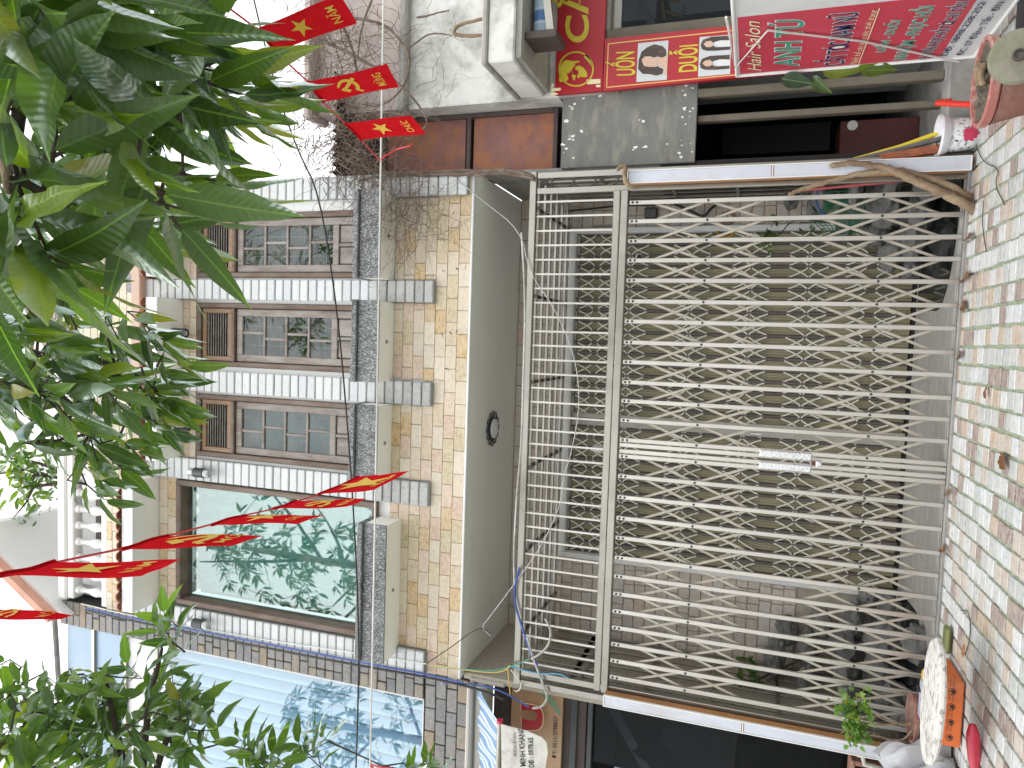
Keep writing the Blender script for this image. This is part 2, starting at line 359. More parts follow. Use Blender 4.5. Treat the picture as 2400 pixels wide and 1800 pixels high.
MT['soil'] = plain('soil', (.10,.085,.065), 1, var=.4, ns=25, bump=1, stain=(.3,.27,.22), sscale=16, samt=.8)
MT['bark'] = plain('bark', (.23,.165,.105), .95, var=.25, ns=12, bump=1.0, stain=(.36,.30,.20), sscale=7, samt=.8, stretch=(1,1,.4))
MT['dark_bark'] = plain('dark_bark', (.07,.055,.045), .95, var=.25, ns=20, bump=.6)
MT['dry_vine'] = plain('dry_vine', (.17,.125,.10), .95, var=.25, ns=15, stain=(.36,.30,.25), sscale=6, samt=.8, rnd=.2)
MT['cable_black'] = plain('cable_black', (.03,.03,.032), .55)
MT['cable_white'] = plain('cable_white', (.68,.68,.66), .5)
MT['cable_grey'] = plain('cable_grey', (.42,.42,.40), .6, var=.2, ns=30)
MT['cable_blue'] = plain('cable_blue', (.05,.10,.36), .5)
MT['cable_sky'] = plain('cable_sky', (.10,.35,.55), .5)
MT['cable_yellow'] = plain('cable_yellow', (.62,.42,.10), .5)
MT['cable_red'] = plain('cable_red', (.62,.03,.04), .5)
MT['red_plastic'] = plain('red_plastic', (.70,.035,.02), .35, var=.02)
MT['yellow_plastic'] = plain('yellow_plastic', (.68,.55,.04), .45, var=.06)
MT['pvc_grey'] = plain('pvc_grey', (.13,.135,.14), .5, var=.12, ns=10)
MT['brick_red'] = plain('brick_red', (.36,.12,.06), .9, var=.25, ns=10, bump=.6, stain=(.14,.08,.05), sscale=5, samt=.8)
MT['lamp_black'] = plain('lamp_black', (.05,.055,.06), .45, .2, var=.08)
MT['lens'] = plain('lens', (.5,.52,.53), .15, .4)
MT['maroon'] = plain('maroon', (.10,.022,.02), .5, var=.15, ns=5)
MT['cornice'] = plain('cornice', (.44,.42,.39), .7, var=.04, ns=4)
# ================================================================== the setting
struct('ground', MB().box(-400, 400, -400, 400, -.6, -.16), MT['road'])
pav = MB().box(-14, 14, 1.2, 6.36, -.15, -.014)
pavement = struct('pavement', pav, MT['moss'])
struct('kerb', MB().cbox(-14, 14, .98, 1.19, -.15, -.01, .02), MT['concrete'])
PP = .1333; spots = []
for i in range(-30, 22):
    for j in range(0, 24):
        cx = .132+i*PP; cy = 6.27-j*PP-.0
        x, y, w = proj((cx, cy, 0))

        spots.append((cy if -30 < x < 2430 and -30 < y < 1830 else 99, cx, cy))
spots.sort()
vis = [s for s in spots if s[0] < 90]; near = set(id(s) for s in vis[:300]); rest = MB()
for s in spots:
    cx, cy = s[1]+random.uniform(-.004, .004), s[2]+random.uniform(-.004, .004); w = .113+random.uniform(-.006, .005); h = .118+random.choice((-.006, 0, .003))
    if id(s) in near: tile(pavement, cx, cy, -.012+random.uniform(-.002, .002), round(w*100)/100, round(h*100)/100, .026, MT['paver'], .004, 'stone', .006)
    elif cy > 3: rest.cbox(cx-w/2, cx+w/2, cy-h/2, cy+h/2, -.02, random.uniform(-.001, .003), .004)
if rest.v:
    o = part('stone_rows', rest, MT['paver_far'], pavement); o['kind'] = 'stuff'
# ================================================================== the house
YF = 6.34; YW = 7.78; XL, XR = -3.33, 1.58
house = thing('house', 'narrow tiled house with wooden shutter windows behind a steel gate', 'house', (-.88, 7.0, 0))
COLS = [(1.352, 1.578), (.338, .55), (-.66, -.43), (-1.645, -1.41), (-3.328, -3.10)]
WIN = [(.575, 1.25), (-.38, .305), (-1.38, -.69)]
ZS = 4.06
def tiles_area(parent, x0, x1, z0, z1, yf, mat, w, h, holes=(), depth=.02, gap=.004, off=0, name='tile'):
    r = 0; z = z0
    while z < z1-.02:
        hh = min(h, z1-z); x = x0-(random.uniform(.1, .9)*w if off == 'r' else ((r % 2)*w*.5))
        while x < x1-.01:
            a, b = max(x, x0), min(x+w, x1); x += w
            if b-a < .03: continue
            segs = [(a, b)]
            for (hx0, hx1, hz0, hz1) in holes:
                if z+hh*.5 > hz0 and z+hh*.5 < hz1:
                    ns = []
                    for (p, q) in segs:
                        if q <= hx0 or p >= hx1: ns.append((p, q)); continue
                        if p < hx0: ns.append((p, hx0))
                        if q > hx1: ns.append((hx1, q))
                    segs = ns
            for p, q in segs:
                if q-p < .03: continue
                tile(parent, (p+q)/2, yf-depth/2+random.uniform(-.002, .002), z+hh/2, round((q-p-gap)*50)/50 if (q-p) < w-.001 else q-p-gap, depth, hh-gap, mat, .003, name, .004)
        z += h; r += 1
# upper storey wall, split round the windows
wm = MB()
WH = [(x0, x1, 5.08, 7.28) for x0, x1 in WIN]+[(-3.09, -1.665, 5.0, 7.54)]
zs = [ZS+.03, 5.0, 5.08, 7.28, 7.54, 8.10]
for a, b in zip(zs, zs[1:]):
    xs = [XL]; 
    for (x0, x1, z0, z1) in sorted(WH):
        if (a+b)/2 > z0 and (a+b)/2 < z1: xs += [x0, x1]
    xs.append(XR)
    for k in range(0, len(xs), 2): wm.box(xs[k], xs[k+1], YF, YF+.22, a, b)
wall = part('wall', wm, MT['plaster'], house)
ch = [(c[0]-.005, c[1]+.005, 4.42, 9) for c in COLS]
tiles_area(wall, XL, XR, ZS+.015, 4.87, YF, MT['stone_tile'], .225, .1155, ch, name='tile')
for (x0, x1) in [(COLS[1][1], COLS[0][0]), (COLS[2][1], COLS[1][0]), (COLS[3][1], COLS[2][0])]:
    tiles_area(wall, x0, x1, 7.285, 7.47, YF, MT['stone_tile'], .19, .09, name='tile')
tiles_area(wall, COLS[4][1], COLS[3][0], 7.55, 7.8, YF, MT['stone_tile'], .2, .12, name='tile')
# tiled columns
for ci, (x0, x1) in enumerate(COLS):
    zb = 4.42 if ci else 4.10
    c = part('column', MB().box(x0+.004, x1-.004, YF-.055, YF+.05, zb, 8.09), MT['mortar_grey'], house)
    z = zb; k = 0
    while z < 8.06:
        zt = min(z+.1, 8.09)
        m = MT['grey_tile'] if (z < 4.98 and ci in (1, 2, 3)) else MT['white_tile']
        tile(c, (x0+x1)/2, YF-.066+random.uniform(-.003, .003), (z+zt)/2, x1-x0, .03, zt-z-.009, m, .008, 'tile', .003)
        z += .1
# slab under the upper storey and its drip edge
part('slab', MB().box(XL+.002, XR-.002, YF+.004, YW+.1, ZS+.0, ZS+.16), MT['soffit'], house)
part('drip_edge', MB().cbox(XL, XR, YF-.03, YF+.03, ZS-.01, ZS+.014, .006), MT['white_paint'], house)
# ground storey wall
DX0, DX1, DZ = -2.36, 1.20, 3.40
gw = MB()
gw.box(XL, DX0-.06, YW, YW+.2, -.1, ZS); gw.box(DX1+.06, XR+.05, YW, YW+.2, -.1, ZS); gw.box(DX0-.06, DX1+.06, YW, YW+.2, DZ+.08, ZS)
gwall = part('wall', gw, MT['mortar'], house)
tiles_area(gwall, XL, XR+.04, DZ+.09, ZS-.01, YW, MT['wall_tile'], .235, .118, depth=.018, gap=.008)
tiles_area(gwall, XL, DX0-.06, .95, DZ+.09, YW, MT['wall_tile'], .16, .118, depth=.018, gap=.008, off='r')
tiles_area(gwall, DX1+.06, XR+.04, .75, DZ+.09, YW, MT['wall_tile'], .16, .118, depth=.018, gap=.008, off='r')
# side walls of the little front court
part('wall', MB().box(XL-.03, XL+.03, 6.42, YW, -.1, 4.055), MT['mortar'], house)
dfm = MB(); dfm.cbox(DX0-.06, DX0, YW-.05, YW+.1, .0, DZ+.08, .006); dfm.cbox(DX1, DX1+.06, YW-.05, YW+.1, .0, DZ+.08, .006); dfm.cbox(DX0+.001, DX1-.001, YW-.048, YW+.1, DZ, DZ+.078, .006)
part('door_frame', dfm, MT['white_paint'], house)
# folding shutter door: slats, channels, scissor strips
YD = YW+.03
fd = part('folding_door', MB().box(DX0, DX1, YD+.09, YD+.12, .02, DZ), MT['black'], house)
ND = 30; pw = (DX1-DX0)/ND; XM = -.84
def slat_mesh():
    m = MB(); w = pw-.012; pr = [(-w/2, .012), (-w*.36, -.004), (-w*.2, -.006), (-w*.06, .008), (w*.06, .008), (w*.2, -.006), (w*.36, -.004), (w/2, .012)]
    h = (DZ-.08)/2
    vs = [(x, y, -h) for x, y in pr]+[(x, y, h) for x, y in pr]; n = len(pr)
    m.add(vs, [(i, i+1, i+1+n, i+n) for i in range(n-1)]); return m
sm = cmesh('slat', slat_mesh, MT['olive_slat'])
cm = cmesh('channel', lambda: MB().cbox(-.014, .014, -.016, .016, -(DZ-.06)/2, (DZ-.06)/2, .004), MT['channel'])
rvm = cmesh('door_rivet', lambda: MB().lathe([(.006, -.004), (.006, .004), (0, .006)], n=8, rot=Matrix.Rotation(pi/2, 3, 'X')), MT['rivet'])
ROWS = [(.43, .235, .045), (1.005, .185, .008), (1.555, .185, .008), (2.155, .19, .008), (2.80, .19, .008), (3.17, .19, .03)]
bolts = MB(); extra = MB(); narm = 0
def arm_pts(x0, z0, x1, z1, s):
    pts = []
    for k in range(7):
        t = k/6; pts.append((x0+(x1-x0)*t, z0+(z1-z0)*t**1.4 if s > 0 else z1+(z0-z1)*(1-t)**1.4))
    return pts
def strip_mesh(pts, w, th):
    m = MB(); vs = []
    for i, (x, z) in enumerate(pts):
        a = pts[max(i-1, 0)]; b = pts[min(i+1, len(pts)-1)]; dx, dz = b[0]-a[0], b[1]-a[1]; l = sqrt(dx*dx+dz*dz); nx, nz = -dz/l*w/2, dx/l*w/2
        vs += [(x+nx, -th/2, z+nz), (x-nx, -th/2, z-nz), (x-nx, th/2, z-nz), (x+nx, th/2, z+nz)]
    fs = []
    n = len(pts)
    for i in range(n-1):
        for k in range(4): fs.append((i*4+k, i*4+(k+1) % 4, (i+1)*4+(k+1) % 4, (i+1)*4+k))
    fs += [(0, 1, 2, 3), (4*n-4, 4*n-3, 4*n-2, 4*n-1)]
    return m.add(vs, fs)
for i in range(ND):
    xc = DX0+pw*(i+.5); put('slat', sm, (xc, YD+.04, DZ/2+.02), fd)
for i in range(ND+1):
    x = DX0+pw*i
    if abs(x-XM) < .06: continue
    put('channel', cm, (x, YD+.022, DZ/2+.02), fd)
    for zr in (.6, 1.27, 1.83, 2.45): bolts.lathe([(.005, -.004), (.005, .004), (0, .006)], (x, YD+.003, zr), 6, rot=Matrix.Rotation(pi/2, 3, 'X'))
random.seed(11)
for ri, (zr, dz, dn) in enumerate(ROWS):
    for i in range(ND):
        x0 = DX0+pw*i
        for up in (1, -1):
            for s in (1, -1):
                # half arms: from the channel rivet out to the next channel
                za, zb = (zr+up*dn, zr+up*dz) if s > 0 else (zr+up*dz, zr+up*dn)
                if random.random() < .02: continue
                tilt = 0
                if ri in (0, 1, 2, 3) and narm < 300 and not (i < 6 and ri == 0):
                    me = cmesh(('lattice_strip', ri, up, s), lambda: strip_mesh(arm_pts(-pw*.42, za-zr, pw*.42, zb-zr, s), .0145, .004), MT['ivory_strip'])
                    put('lattice_strip', me, (x0+pw/2, YD+.006-.004*s, zr), fd); narm += 1
                else:
                    m = strip_mesh(arm_pts(-pw*.42, za, pw*.42, zb, s), .0145, .004)
                    extra.add([(p[0]+x0+pw/2, p[1]+YD+.006-.004*s, p[2]) for p in m.v], m.f)
o = part('lattice_strips', extra, MT['ivory_strip'], fd); o['kind'] = 'stuff'
o = part('bolts', bolts, MT['rivet'], fd); o['kind'] = 'stuff'
part('meeting_stile', MB().cbox(XM-.075, XM-.006, YD-.012, YD+.02, .03, DZ-.02, .006), MT['door_grey'], fd)
part('meeting_stile', MB().cbox(XM+.006, XM+.06, YD-.012, YD+.02, .03, DZ-.02, .006), MT['door_grey'], fd)
part('pull_handle', MB().cbox(XM-.055, XM-.03, YD-.02, YD-.01, 1.36, 1.48, .004), MT['chrome'], fd)
part('keyhole', MB().lathe([(.016, 0), (.016, .008), (0, .01)], (XM-.04, YD-.013, 1.55), 12, rot=Matrix.Rotation(pi/2, 3, 'X')), MT['chrome'], fd)
part('bottom_gasket', MB().box(DX0, DX1, YD-.02, YD+.02, .005, .05), MT['black'], fd)
# ------------------------------------------------------------------ wooden windows
def bar(x0, x1, y0, y1, z0, z1, c=.006): return MB().cbox(x0, x1, y0, y1, z0, z1, c)
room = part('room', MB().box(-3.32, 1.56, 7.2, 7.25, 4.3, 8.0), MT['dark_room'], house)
for wi, (x0, x1) in enumerate(WIN):
    y = YF-.03; z0, z1 = 5.08, 7.275; ft = .055
    fm = MB(); fm.cbox(x0, x0+ft, y, y+.12, z0, z1, .008); fm.cbox(x1-ft, x1, y, y+.12, z0, z1, .008)
    fm.cbox(x0+ft, x1-ft, y+.002, y+.12, z1-ft, z1, .008); fm.cbox(x0+ft, x1-ft, y+.002, y+.12, 6.77, 6.815, .008); fm.cbox(x0+ft, x1-ft, y+.002, y+.12, z0, z0+.05, .008)
    w = part('window', fm, MT['frame_wood'], house)
    # vent panel with louvres
    a, b, c, d = x0+ft+.004, x1-ft-.004, 6.825, z1-ft-.008
    lf = MB(); s = .05
    lf.cbox(a, a+s, y+.025, y+.065, c, d, .005); lf.cbox(b-s, b, y+.025, y+.065, c, d, .005); lf.cbox(a+s, b-s, y+.027, y+.065, d-s, d, .005); lf.cbox(a+s, b-s, y+.027, y+.065, c, c+s, .005)
    part('vent_shade_sheet', MB().box(a+.01, b-.01, y+.075, y+.085, c+.01, d-.01), MT['black'], w)  # black sheet added so the louvre slots read as shade
    part('vent_frame', lf, MT['louvre_wood'], w)
    n = 9
    for k in range(n):
        zz = c+s+(d-c-2*s)*(k+.5)/n
        me = cmesh(('louvre', wi), lambda: MB().cbox(a+s-(a+b)/2, b-s-(a+b)/2, -.014, .014, -.005, .005, .002), MT['sash_wood'])
        put('louvre', me, ((a+b)/2, y+.05, zz), w, Quaternion((1, 0, 0), radians(35)))
    # sash
    a, b, c, d = x0+ft+.006, x1-ft-.006, z0+.055, 6.762; st = .075
    sf = MB(); ys = y+.03
    sf.cbox(a, a+st, ys, ys+.045, c, d, .006); sf.cbox(b-st, b, ys, ys+.045, c, d, .006); sf.cbox(a+st, b-st, ys+.001, ys+.045, d-st, d, .006)
    zm = c+.42
    sf.cbox(a+st, b-st, ys+.001, ys+.045, zm-.035, zm+.035, .006); sf.cbox(a+st, b-st, ys+.001, ys+.045, c, c+.06, .006)
    part('sash', sf, MT['sash_wood'], w)
    ia, ib, ic, idd = a+st, b-st, zm+.035, d-st; rows = 4; rh = (idd-ic)/rows
    for k in range(1, rows): part('muntin', bar(ia, ib, ys+.004, ys+.04, ic+rh*k-.013, ic+rh*k+.013, .005), MT['sash_wood'], w)
    for k in range(rows):
        xs = ia+(ib-ia)*(.43 if (k+wi) % 2 else .57)
        zlo, zhi = ic+rh*k+(.013 if k else 0), ic+rh*(k+1)-(.013 if k < rows-1 else 0)
        part('muntin', bar(xs-.013, xs+.013, ys+.005, ys+.039, zlo, zhi, .005), MT['sash_wood'], w)
        for p, q in ((ia, xs-.013), (xs+.013, ib)):
            part('pane', MB().box(p, q, ys+.020, ys+.025, zlo, zhi), MT['pane'], w)
    # iron grille behind the panes
    gr = MB()
    for k in range(2): gr.cbox(ia+(ib-ia)*(.25+.5*k)-.006, ia+(ib-ia)*(.25+.5*k)+.006, ys+.09, ys+.1, c, d, .002)
    for k in range(4): gr.cbox(ia, ib, ys+.102, ys+.11, ic+rh*(k+.5)-.005, ic+rh*(k+.5)+.005, .002)
    part('inner_grille', gr, MT['letter_white'], w)
    if wi == 2:
        part('bright_sheet', MB().box(ia-.03, ib+.03, ys+.14, ys+.15, c, d), MT['sheet_white'], w)  # white sheet added so the panes of this window look bright
    xs = (ia+ib)/2
    for p, q in ((ia, xs-.016), (xs+.016, ib)):
        part('panel', MB().cbox(p+.008, q-.008, ys+.012, ys+.03, c+.07, zm-.043, .01), MT['sash_wood'], w)
    part('muntin', bar(xs-.016, xs+.016, ys+.004, ys+.04, c+.06, zm-.035, .005), MT['sash_wood'], w)
# large picture window with curtains
x0, x1, z0, z1 = -3.085, -1.67, 5.0, 7.535; y = YF-.045; ft = .062
fm = MB(); fm.cbox(x0, x0+ft, y, y+.2, z0, z1, .008); fm.cbox(x1-ft, x1, y, y+.2, z0, z1, .008); fm.cbox(x0+ft, x1-ft, y+.002, y+.2, z1-ft, z1, .008); fm.cbox(x0+ft, x1-ft, y+.002, y+.2, z0, z0+ft, .008)
bw = part('window', fm, MT['frame_wood'], house)
part('pane', MB().box(x0+ft, x1-ft, y+.13, y+.137, z0+ft, z1-ft), MT['big_pane'], bw)
MT['curtain'] = plain('curtain', (.24,.40,.39), .9, var=.06, ns=4)
def cur(u, v):
    return V((x0+ft+(x1-x0-2*ft)*u, y+.32+.035*sin(u*46)+.02*sin(u*17+1), z0+(z1-z0)*v))
part('curtain', MB().grid(cur, 90, 1), MT['curtain'], bw, 60)
# granite boxes under the windows
for (xa, xb, zt, zb, yf) in [(.545, 1.385, 5.150, 4.875, 6.02), (-.445, .345, 5.15, 4.87, 6.02), (-1.43, -.655, 5.15, 4.865, 6.02), (-3.17, -1.80, 5.03, 4.735, 6.0)]:
    s = part('window_box', MB().box(xa+.01, xb-.01, yf+.02, YF-.0, zb, zt-.06), MT['soffit'], house)
    part('granite_apron', MB().cbox(xa+.004, xb-.004, yf, yf+.018, zb-.006, zt-.062, .003), MT['granite'], s)
    part('granite_sill', MB().cbox(xa, xb, yf-.03, YF-.03, zt-.058, zt, .008), MT['granite'], s)
    part('drain_hole', MB().lathe([(.018, 0), (.018, .01), (.012, .012)], ((xa+xb)/2, (yf+YF)/2, zb-.01), 10), MT['concrete'], s)
# canopies with clay roof tiles
def pan_tile():
    m = MB(); n = 8; L = .40
    vs = []
    for t in (0, 1):
        for k in range(n+1):
            g = pi*k/n; vs.append((-.055*cos(g), t*L, .045*sin(g)+t*.22))
    for t in (0, 1):
        for k in range(n+1):
            g = pi*k/n; vs.append((-.045*cos(g), t*L, .035*sin(g)+t*.22))
    N = n+1; fs = []
    for k in range(n):
        fs += [(k, k+1, N+k+1, N+k), (2*N+k, 3*N+k, 3*N+k+1, 2*N+k+1), (k, 2*N+k, 2*N+k+1, k+1)]
    return m.add(vs, fs)
pm = cmesh('roof_tile', pan_tile, MT['clay'], 60)
CAN = [(.552, 1.352, 7.47), (-.43, .338, 7.47), (-1.41, -.66, 7.47), (-3.12, -1.65, 7.80)]
for xa, xb, zc in CAN:
    c = part('canopy', MB().box(xa+.004, xb-.004, 5.98, YF, zc, zc+.13), MT['soffit'], house)
    part('fascia', MB().cbox(xa+.002, xb-.002, 5.955, 5.98, zc-.006, zc+.15, .006), MT['white_paint'], c)
    n = max(1, int((xb-xa)/.112)); p = (xb-xa)/n
    for k in range(n):
        put('roof_tile', pm, (xa+p*(k+.5), 5.925+random.uniform(-.012, .012), zc+.15), c, Quaternion((0, 0, 1), random.uniform(-.04, .04)))
part('band', MB().cbox(-1.64, 1.58, YF-.16, YF+.0, 7.93, 8.06, .01), MT['band_beige'], house)
# terrace wall, balustrade, gable
tw = part('terrace_wall', MB().box(XL, -1.3, YF+.03, YF+.2, 8.1, 8.62), MT['plaster'], house)
tiles_area(tw, XL, -1.3, 8.1, 8.61, YF+.03, MT['stone_tile'], .21, .105)
bal = part('balustrade', MB().cbox(XL, -1.3, YF+.03, YF+.21, 9.28, 9.42, .02).cbox(XL+.02, -1.32, YF+.05, YF+.19, 9.18, 9.275, .01), MT['white_paint'], house)
part('bottom_rail', MB().cbox(XL, -1.3, YF+.03, YF+.21, 8.624, 8.72, .015), MT['white_paint'], bal)
bp = [(.05, 0), (.05, .05), (.03, .06), (.045, .09), (.058, .15), (.05, .20), (.032, .25), (.026, .30), (.03, .36), (.042, .38), (.03, .40), (.05, .41), (.05, .46)]
bme = cmesh('baluster', lambda: MB().lathe(bp, n=14), MT['white_paint'], 50)
for k in range(10): put('baluster', bme, (XL+.12+k*.2, YF+.12, 8.72), bal)
g = PY(YF+.05)
gp = [g(330, 1062), g(238, 1062), g(62, 722), g(330, 470)]
gab = part('gable_wall', MB().prism(gp, (0, .2, 0)), MT['plaster'], house)
rnd = random.Random(3)
z = 8.1
def gx(z, a, b):
    t = (z-a.z)/(b.z-a.z); return a.x+(b.x-a.x)*t
while z < gp[2].z-.1:
    xa = gx(z+.11, gp[1], gp[2]) if z+.11 > gp[1].z else gp[1].x; xb = gx(z+.11, gp[3], gp[2]) if z+.11 > gp[3].z else gp[3].x
    x = xa+.02-rnd.uniform(0, .2)
    while x < xb-.02:
        a, b = max(x, xa+.02), min(x+.22, xb-.02); x += .22
        if b-a > .05: tile(gab, (a+b)/2, YF+.04, z+.055, round((b-a-.005)*50)/50, .02, .105, MT['cream_tile'], .004, 'tile', .004)
    z += .11
for a, b in ((gp[1], gp[2]), (gp[3], gp[2])):
    d = (b-a).normalized()
    part('coping', MB().beam(a-d*.2+V((0, .02, .05)), b+d*.05+V((0, .02, .05)), .36, .10, (0, 0, 1)), MT['coping'], gab)
    part('rake_board', MB().beam(a-d*.1+V((0, -.02, -.09)), b+V((0, -.02, -.09)), .3, .13, (0, 0, 1)), MT['white_paint'], gab)
# roof pavilion behind the balustrade
ra, rb = PY(6.3)(156, 1446), PY(6.3)(-60, 1238)
roof = part('roof', MB().prism([ra, rb, rb+V((0, 0, .16)), ra+V((0, 0, .16))], (0, 2.6, 0)), MT['plaster'], house)
part('coping', MB().beam(ra+V((-.02, -.05, .16)), rb+V((0, -.05, .16)), .12, .09), MT['coping'], roof)
part('rear_wall', MB().box(-3.3, 1.5, 8.9, 9.05, 8.1, 14.6), MT['soffit'], house)
part('side_wall', MB().box(1.5, 1.585, YW+.21, 12, -.1, 8.1).box(-3.335, -3.25, YW+.21, 12, -.1, 8.1).box(-3.25, 1.5, 11.9, 12, -.1, 8.1), MT['plaster'], house)
part('court_side_wall', MB().box(1.583, 1.62, 6.53, YW+.2, -.1, 4.05), MT['concrete'], house)
part('side_wall', MB().box(-3.33, -3.2, 6.6, 8.9, 8.1, 9.6), MT['plaster'], house)
part('planter', MB().cbox(-2.75, -1.3, 6.75, 7.1, 8.5, 9.25, .02), MT['dark_frame'], house)
# lamps on the house
def down_lamp(px, py, z, label):
    p = PZ(z)(px, py); t = thing('ceiling_lamp', label, 'lamp', (p.x, p.y, z), 'black lamps of the house front')
    part('housing', MB().lathe([(.05, 0), (.052, -.005), (.052, -.17), (.046, -.175), (.044, -.15), (0, -.14)], p, 20), MT['lamp_black'], t, 40)
    part('lens', MB().lathe([(.030, -.135), (.036, -.16), (.03, -.168), (.014, -.16), (.010, -.168), (0, -.168)], p, 16), MT['lens'], t, 40)
down_lamp(409, 562, 7.47, 'black canopy lamp over the shutter window at the vine corner')
down_lamp(406, 780, 7.47, 'black canopy lamp over the middle shutter window')
down_lamp(414, 996, 7.47, 'black canopy lamp over the shutter window next to the picture window')
def wall_lamp(px, py, label):
    p = PY(YF-.16)(px, py); t = thing('wall_lamp', label, 'lamp', p, 'cylinder lamps on the white columns')
    part('bracket', MB().cbox(p.x-.03, p.x+.03, p.y+.05, YF-.07, p.z-.03, p.z+.03, .005), MT['lamp_black'], t)
    part('housing', MB().lathe([(.045, -.07), (.052, -.065), (.052, .065), (.045, .07)], p, 20), MT['lamp_black'], t, 40)
    for s in (1, -1): part('glass_cap', MB().lathe([(.045, s*.07), (.046, s*.12), (.035, s*.135), (.02, s*.12), (0, s*.12)], p, 16), MT['lens'], t, 40)
wall_lamp(468, 1108, 'up-and-down cylinder lamp on the column between shutters and picture window')
wall_lamp(466, 1462, 'up-and-down cylinder lamp on the outer column beside the slate strip')
# round lamp under the slab
p = PZ(ZS)(1152, 1004); lt = thing('soffit_lamp', 'round dark scalloped ceiling lamp under the grey slab', 'lamp', p)
part('backplate', MB().lathe([(.12, 0), (.125, -.02), (.10, -.03)], p, 24), MT['lamp_black'], lt, 40)
part('dish', MB().lathe([(.105, -.02), (.10, -.04), (.05, -.05), (0, -.052)], p, 24), MT['plaster'], lt, 40)
for k in range(12):
    g_ = 2*pi*k/12; c = p+V((cos(g_)*.15, sin(g_)*.15, -.015))
    part('scallop', MB().tube([c+V((cos(a)*.034, sin(a)*.034, 0)) for a in [2*pi*i/10 for i in range(11)]], .006, 5), MT['lamp_black'], lt)
# floor of the court
flr = struct('court_floor', MB().box(XL, XR+.1, 6.37, YW+.1, -.12, .016), MT['mortar'])
yy = 6.375; r = 0
while yy < YW-.01:
    x = -2.55-(.4 if r % 2 else 0)
    while x < 1.2:
        a, b = max(x, -2.6), min(x+.8, 1.25)
        if b-a > .05: tile(flr, (a+b)/2, yy+.1, .02, round(b-a-.004, 2), .196, .02, MT['floor_stone'], .003, 'floor_slab')
        x += .8
    yy += .2; r += 1
struct('threshold', MB().cbox(XL+.02, 1.40, 6.27, 6.37, -.1, .022, .006), MT['concrete'])
# ================================================================== the steel gate
YG = 6.32; G = PY(YG)
gate = thing('folding_gate', 'stainless steel folding lattice gate with barred transom in front of the house', 'gate', (-.87, YG, 0))
by = [476, 520, 566, 611, 657.5, 706, 753, 802, 848, 895, 939, 984, 1030, 1068, 1115, 1164, 1213, 1259, 1305.5, 1349, 1390, 1430.5, 1469, 1508, 1546.6, 1585]
bx = [G(1475-(y-476)*.0335, y).x for y in by]
ZB, ZT = .025, 2.585
bm_ = cmesh('vertical_bar', lambda: MB().cbox(-.0185, .0185, -.012, .012, -(ZT-ZB)/2, (ZT-ZB)/2, .004), MT['steel'])
rm_ = cmesh('rivet', lambda: MB().lathe([(.011, 0), (.010, .005), (.005, .008), (0, .0085)], n=10, rot=Matrix.Rotation(pi/2, 3, 'X')), MT['rivet'], 40)
z1, d1 = G(1658, 520).z, G(1528, 500).z-G(1658, 520).z
z2, d2 = G(2045, 850).z, G(1905, 840).z-G(2045, 850).z
for i, x in enumerate(bx):
    b = put('vertical_bar', bm_, (x, YG-.012, (ZT+ZB)/2), gate)
    for zz, s in ((ZT-.03, 0), (ZT-.068, 0), (z1, 0), (z2, 0)): put('rivet', rm_, (x, YG-.0245, zz), b)
for xx in (bx[12]-.045, bx[13]+.045): put('vertical_bar', bm_, (xx, YG-.012, (ZT+ZB)/2), gate)
for i in range(len(bx)):
    for (zc, d) in ((z1, d1), (z2, d2)):
        for s in (1, -1):
            if i in (12, 13):
                j0, j1 = (11, 12) if i == 12 else (13, 14)
                za, zb = (zc+d, zc) if i == 12 else (zc, zc-d)
                if s < 0: za, zb = 2*zc-za, 2*zc-zb
            elif i == 0: j0, j1, za, zb = 0, 1, zc, zc-s*d
            elif i == len(bx)-1: j0, j1, za, zb = i-1, i, zc+s*d, zc
            else: j0, j1, za, zb = i-1, i+1, zc+s*d, zc-s*d
            p = V((bx[j0], YG+.006+.006*(s > 0), za)); q = V((bx[j1], YG+.006+.006*(s > 0), zb)); L = (q-p).length
            me = cmesh(('cross_bar', round(L, 2)), lambda: MB().cbox(-L/2, L/2, -.0025, .0025, -.011, .011, .0015), MT['cross_steel'])
            put('cross_bar', me, (p+q)/2, gate, Quaternion((0, 1, 0), math.atan2(-(q.z-p.z), q.x-p.x)))
part('header_rail', MB().cbox(-3.17, 1.345, YG-.035, YG+.035, 2.665, 2.725, .006), MT['steel_frame'], gate)
part('header_rail', MB().cbox(-3.17, 1.345, YG-.05, YG+.03, 2.592, 2.655, .006), MT['steel_frame'], gate)
part('top_rail', MB().cbox(-3.26, 1.545, YG-.03, YG+.03, 3.435, 3.50, .006), MT['steel_frame'], gate)
part('floor_track', MB().cbox(-3.17, 1.345, YG-.012, YG+.02, .0225, .034, .003), MT['concrete'], gate)
for x in (1.505, 1.365, -3.235, -3.135): part('post', MB().cbox(x-.027, x+.027, YG-.027, YG+.027, .0, 3.43, .005), MT['steel_frame'], gate)
nt_ = 34
tm_ = cmesh('transom_bar', lambda: MB().cbox(-.0095, .0095, -.0095, .0095, -.355, .355, .003), MT['steel'])
for k in range(nt_): put('transom_bar', tm_, (1.335-(4.44/nt_)*(k+.5), YG+.004, 3.08), gate)
for zz in (.6, 1.4, 2.2):
    part('post_tie', MB().cbox(1.393, 1.477, YG-.012, YG+.012, zz, zz+.03, .003), MT['steel_frame'], gate)
    part('post_tie', MB().cbox(-3.207, -3.163, YG-.012, YG+.012, zz, zz+.03, .003), MT['steel_frame'], gate)
# scroll ornaments between the twin posts over the light box
for k in range(3):
    c = V((1.435, YG+.01, 2.83+.2*k)); part('scroll', MB().tube([c+V((cos(a)*.04, 0, sin(a)*.09-a*.01)) for a in [i*.45 for i in range(13)]], .007, 5), MT['dark_frame'], gate)
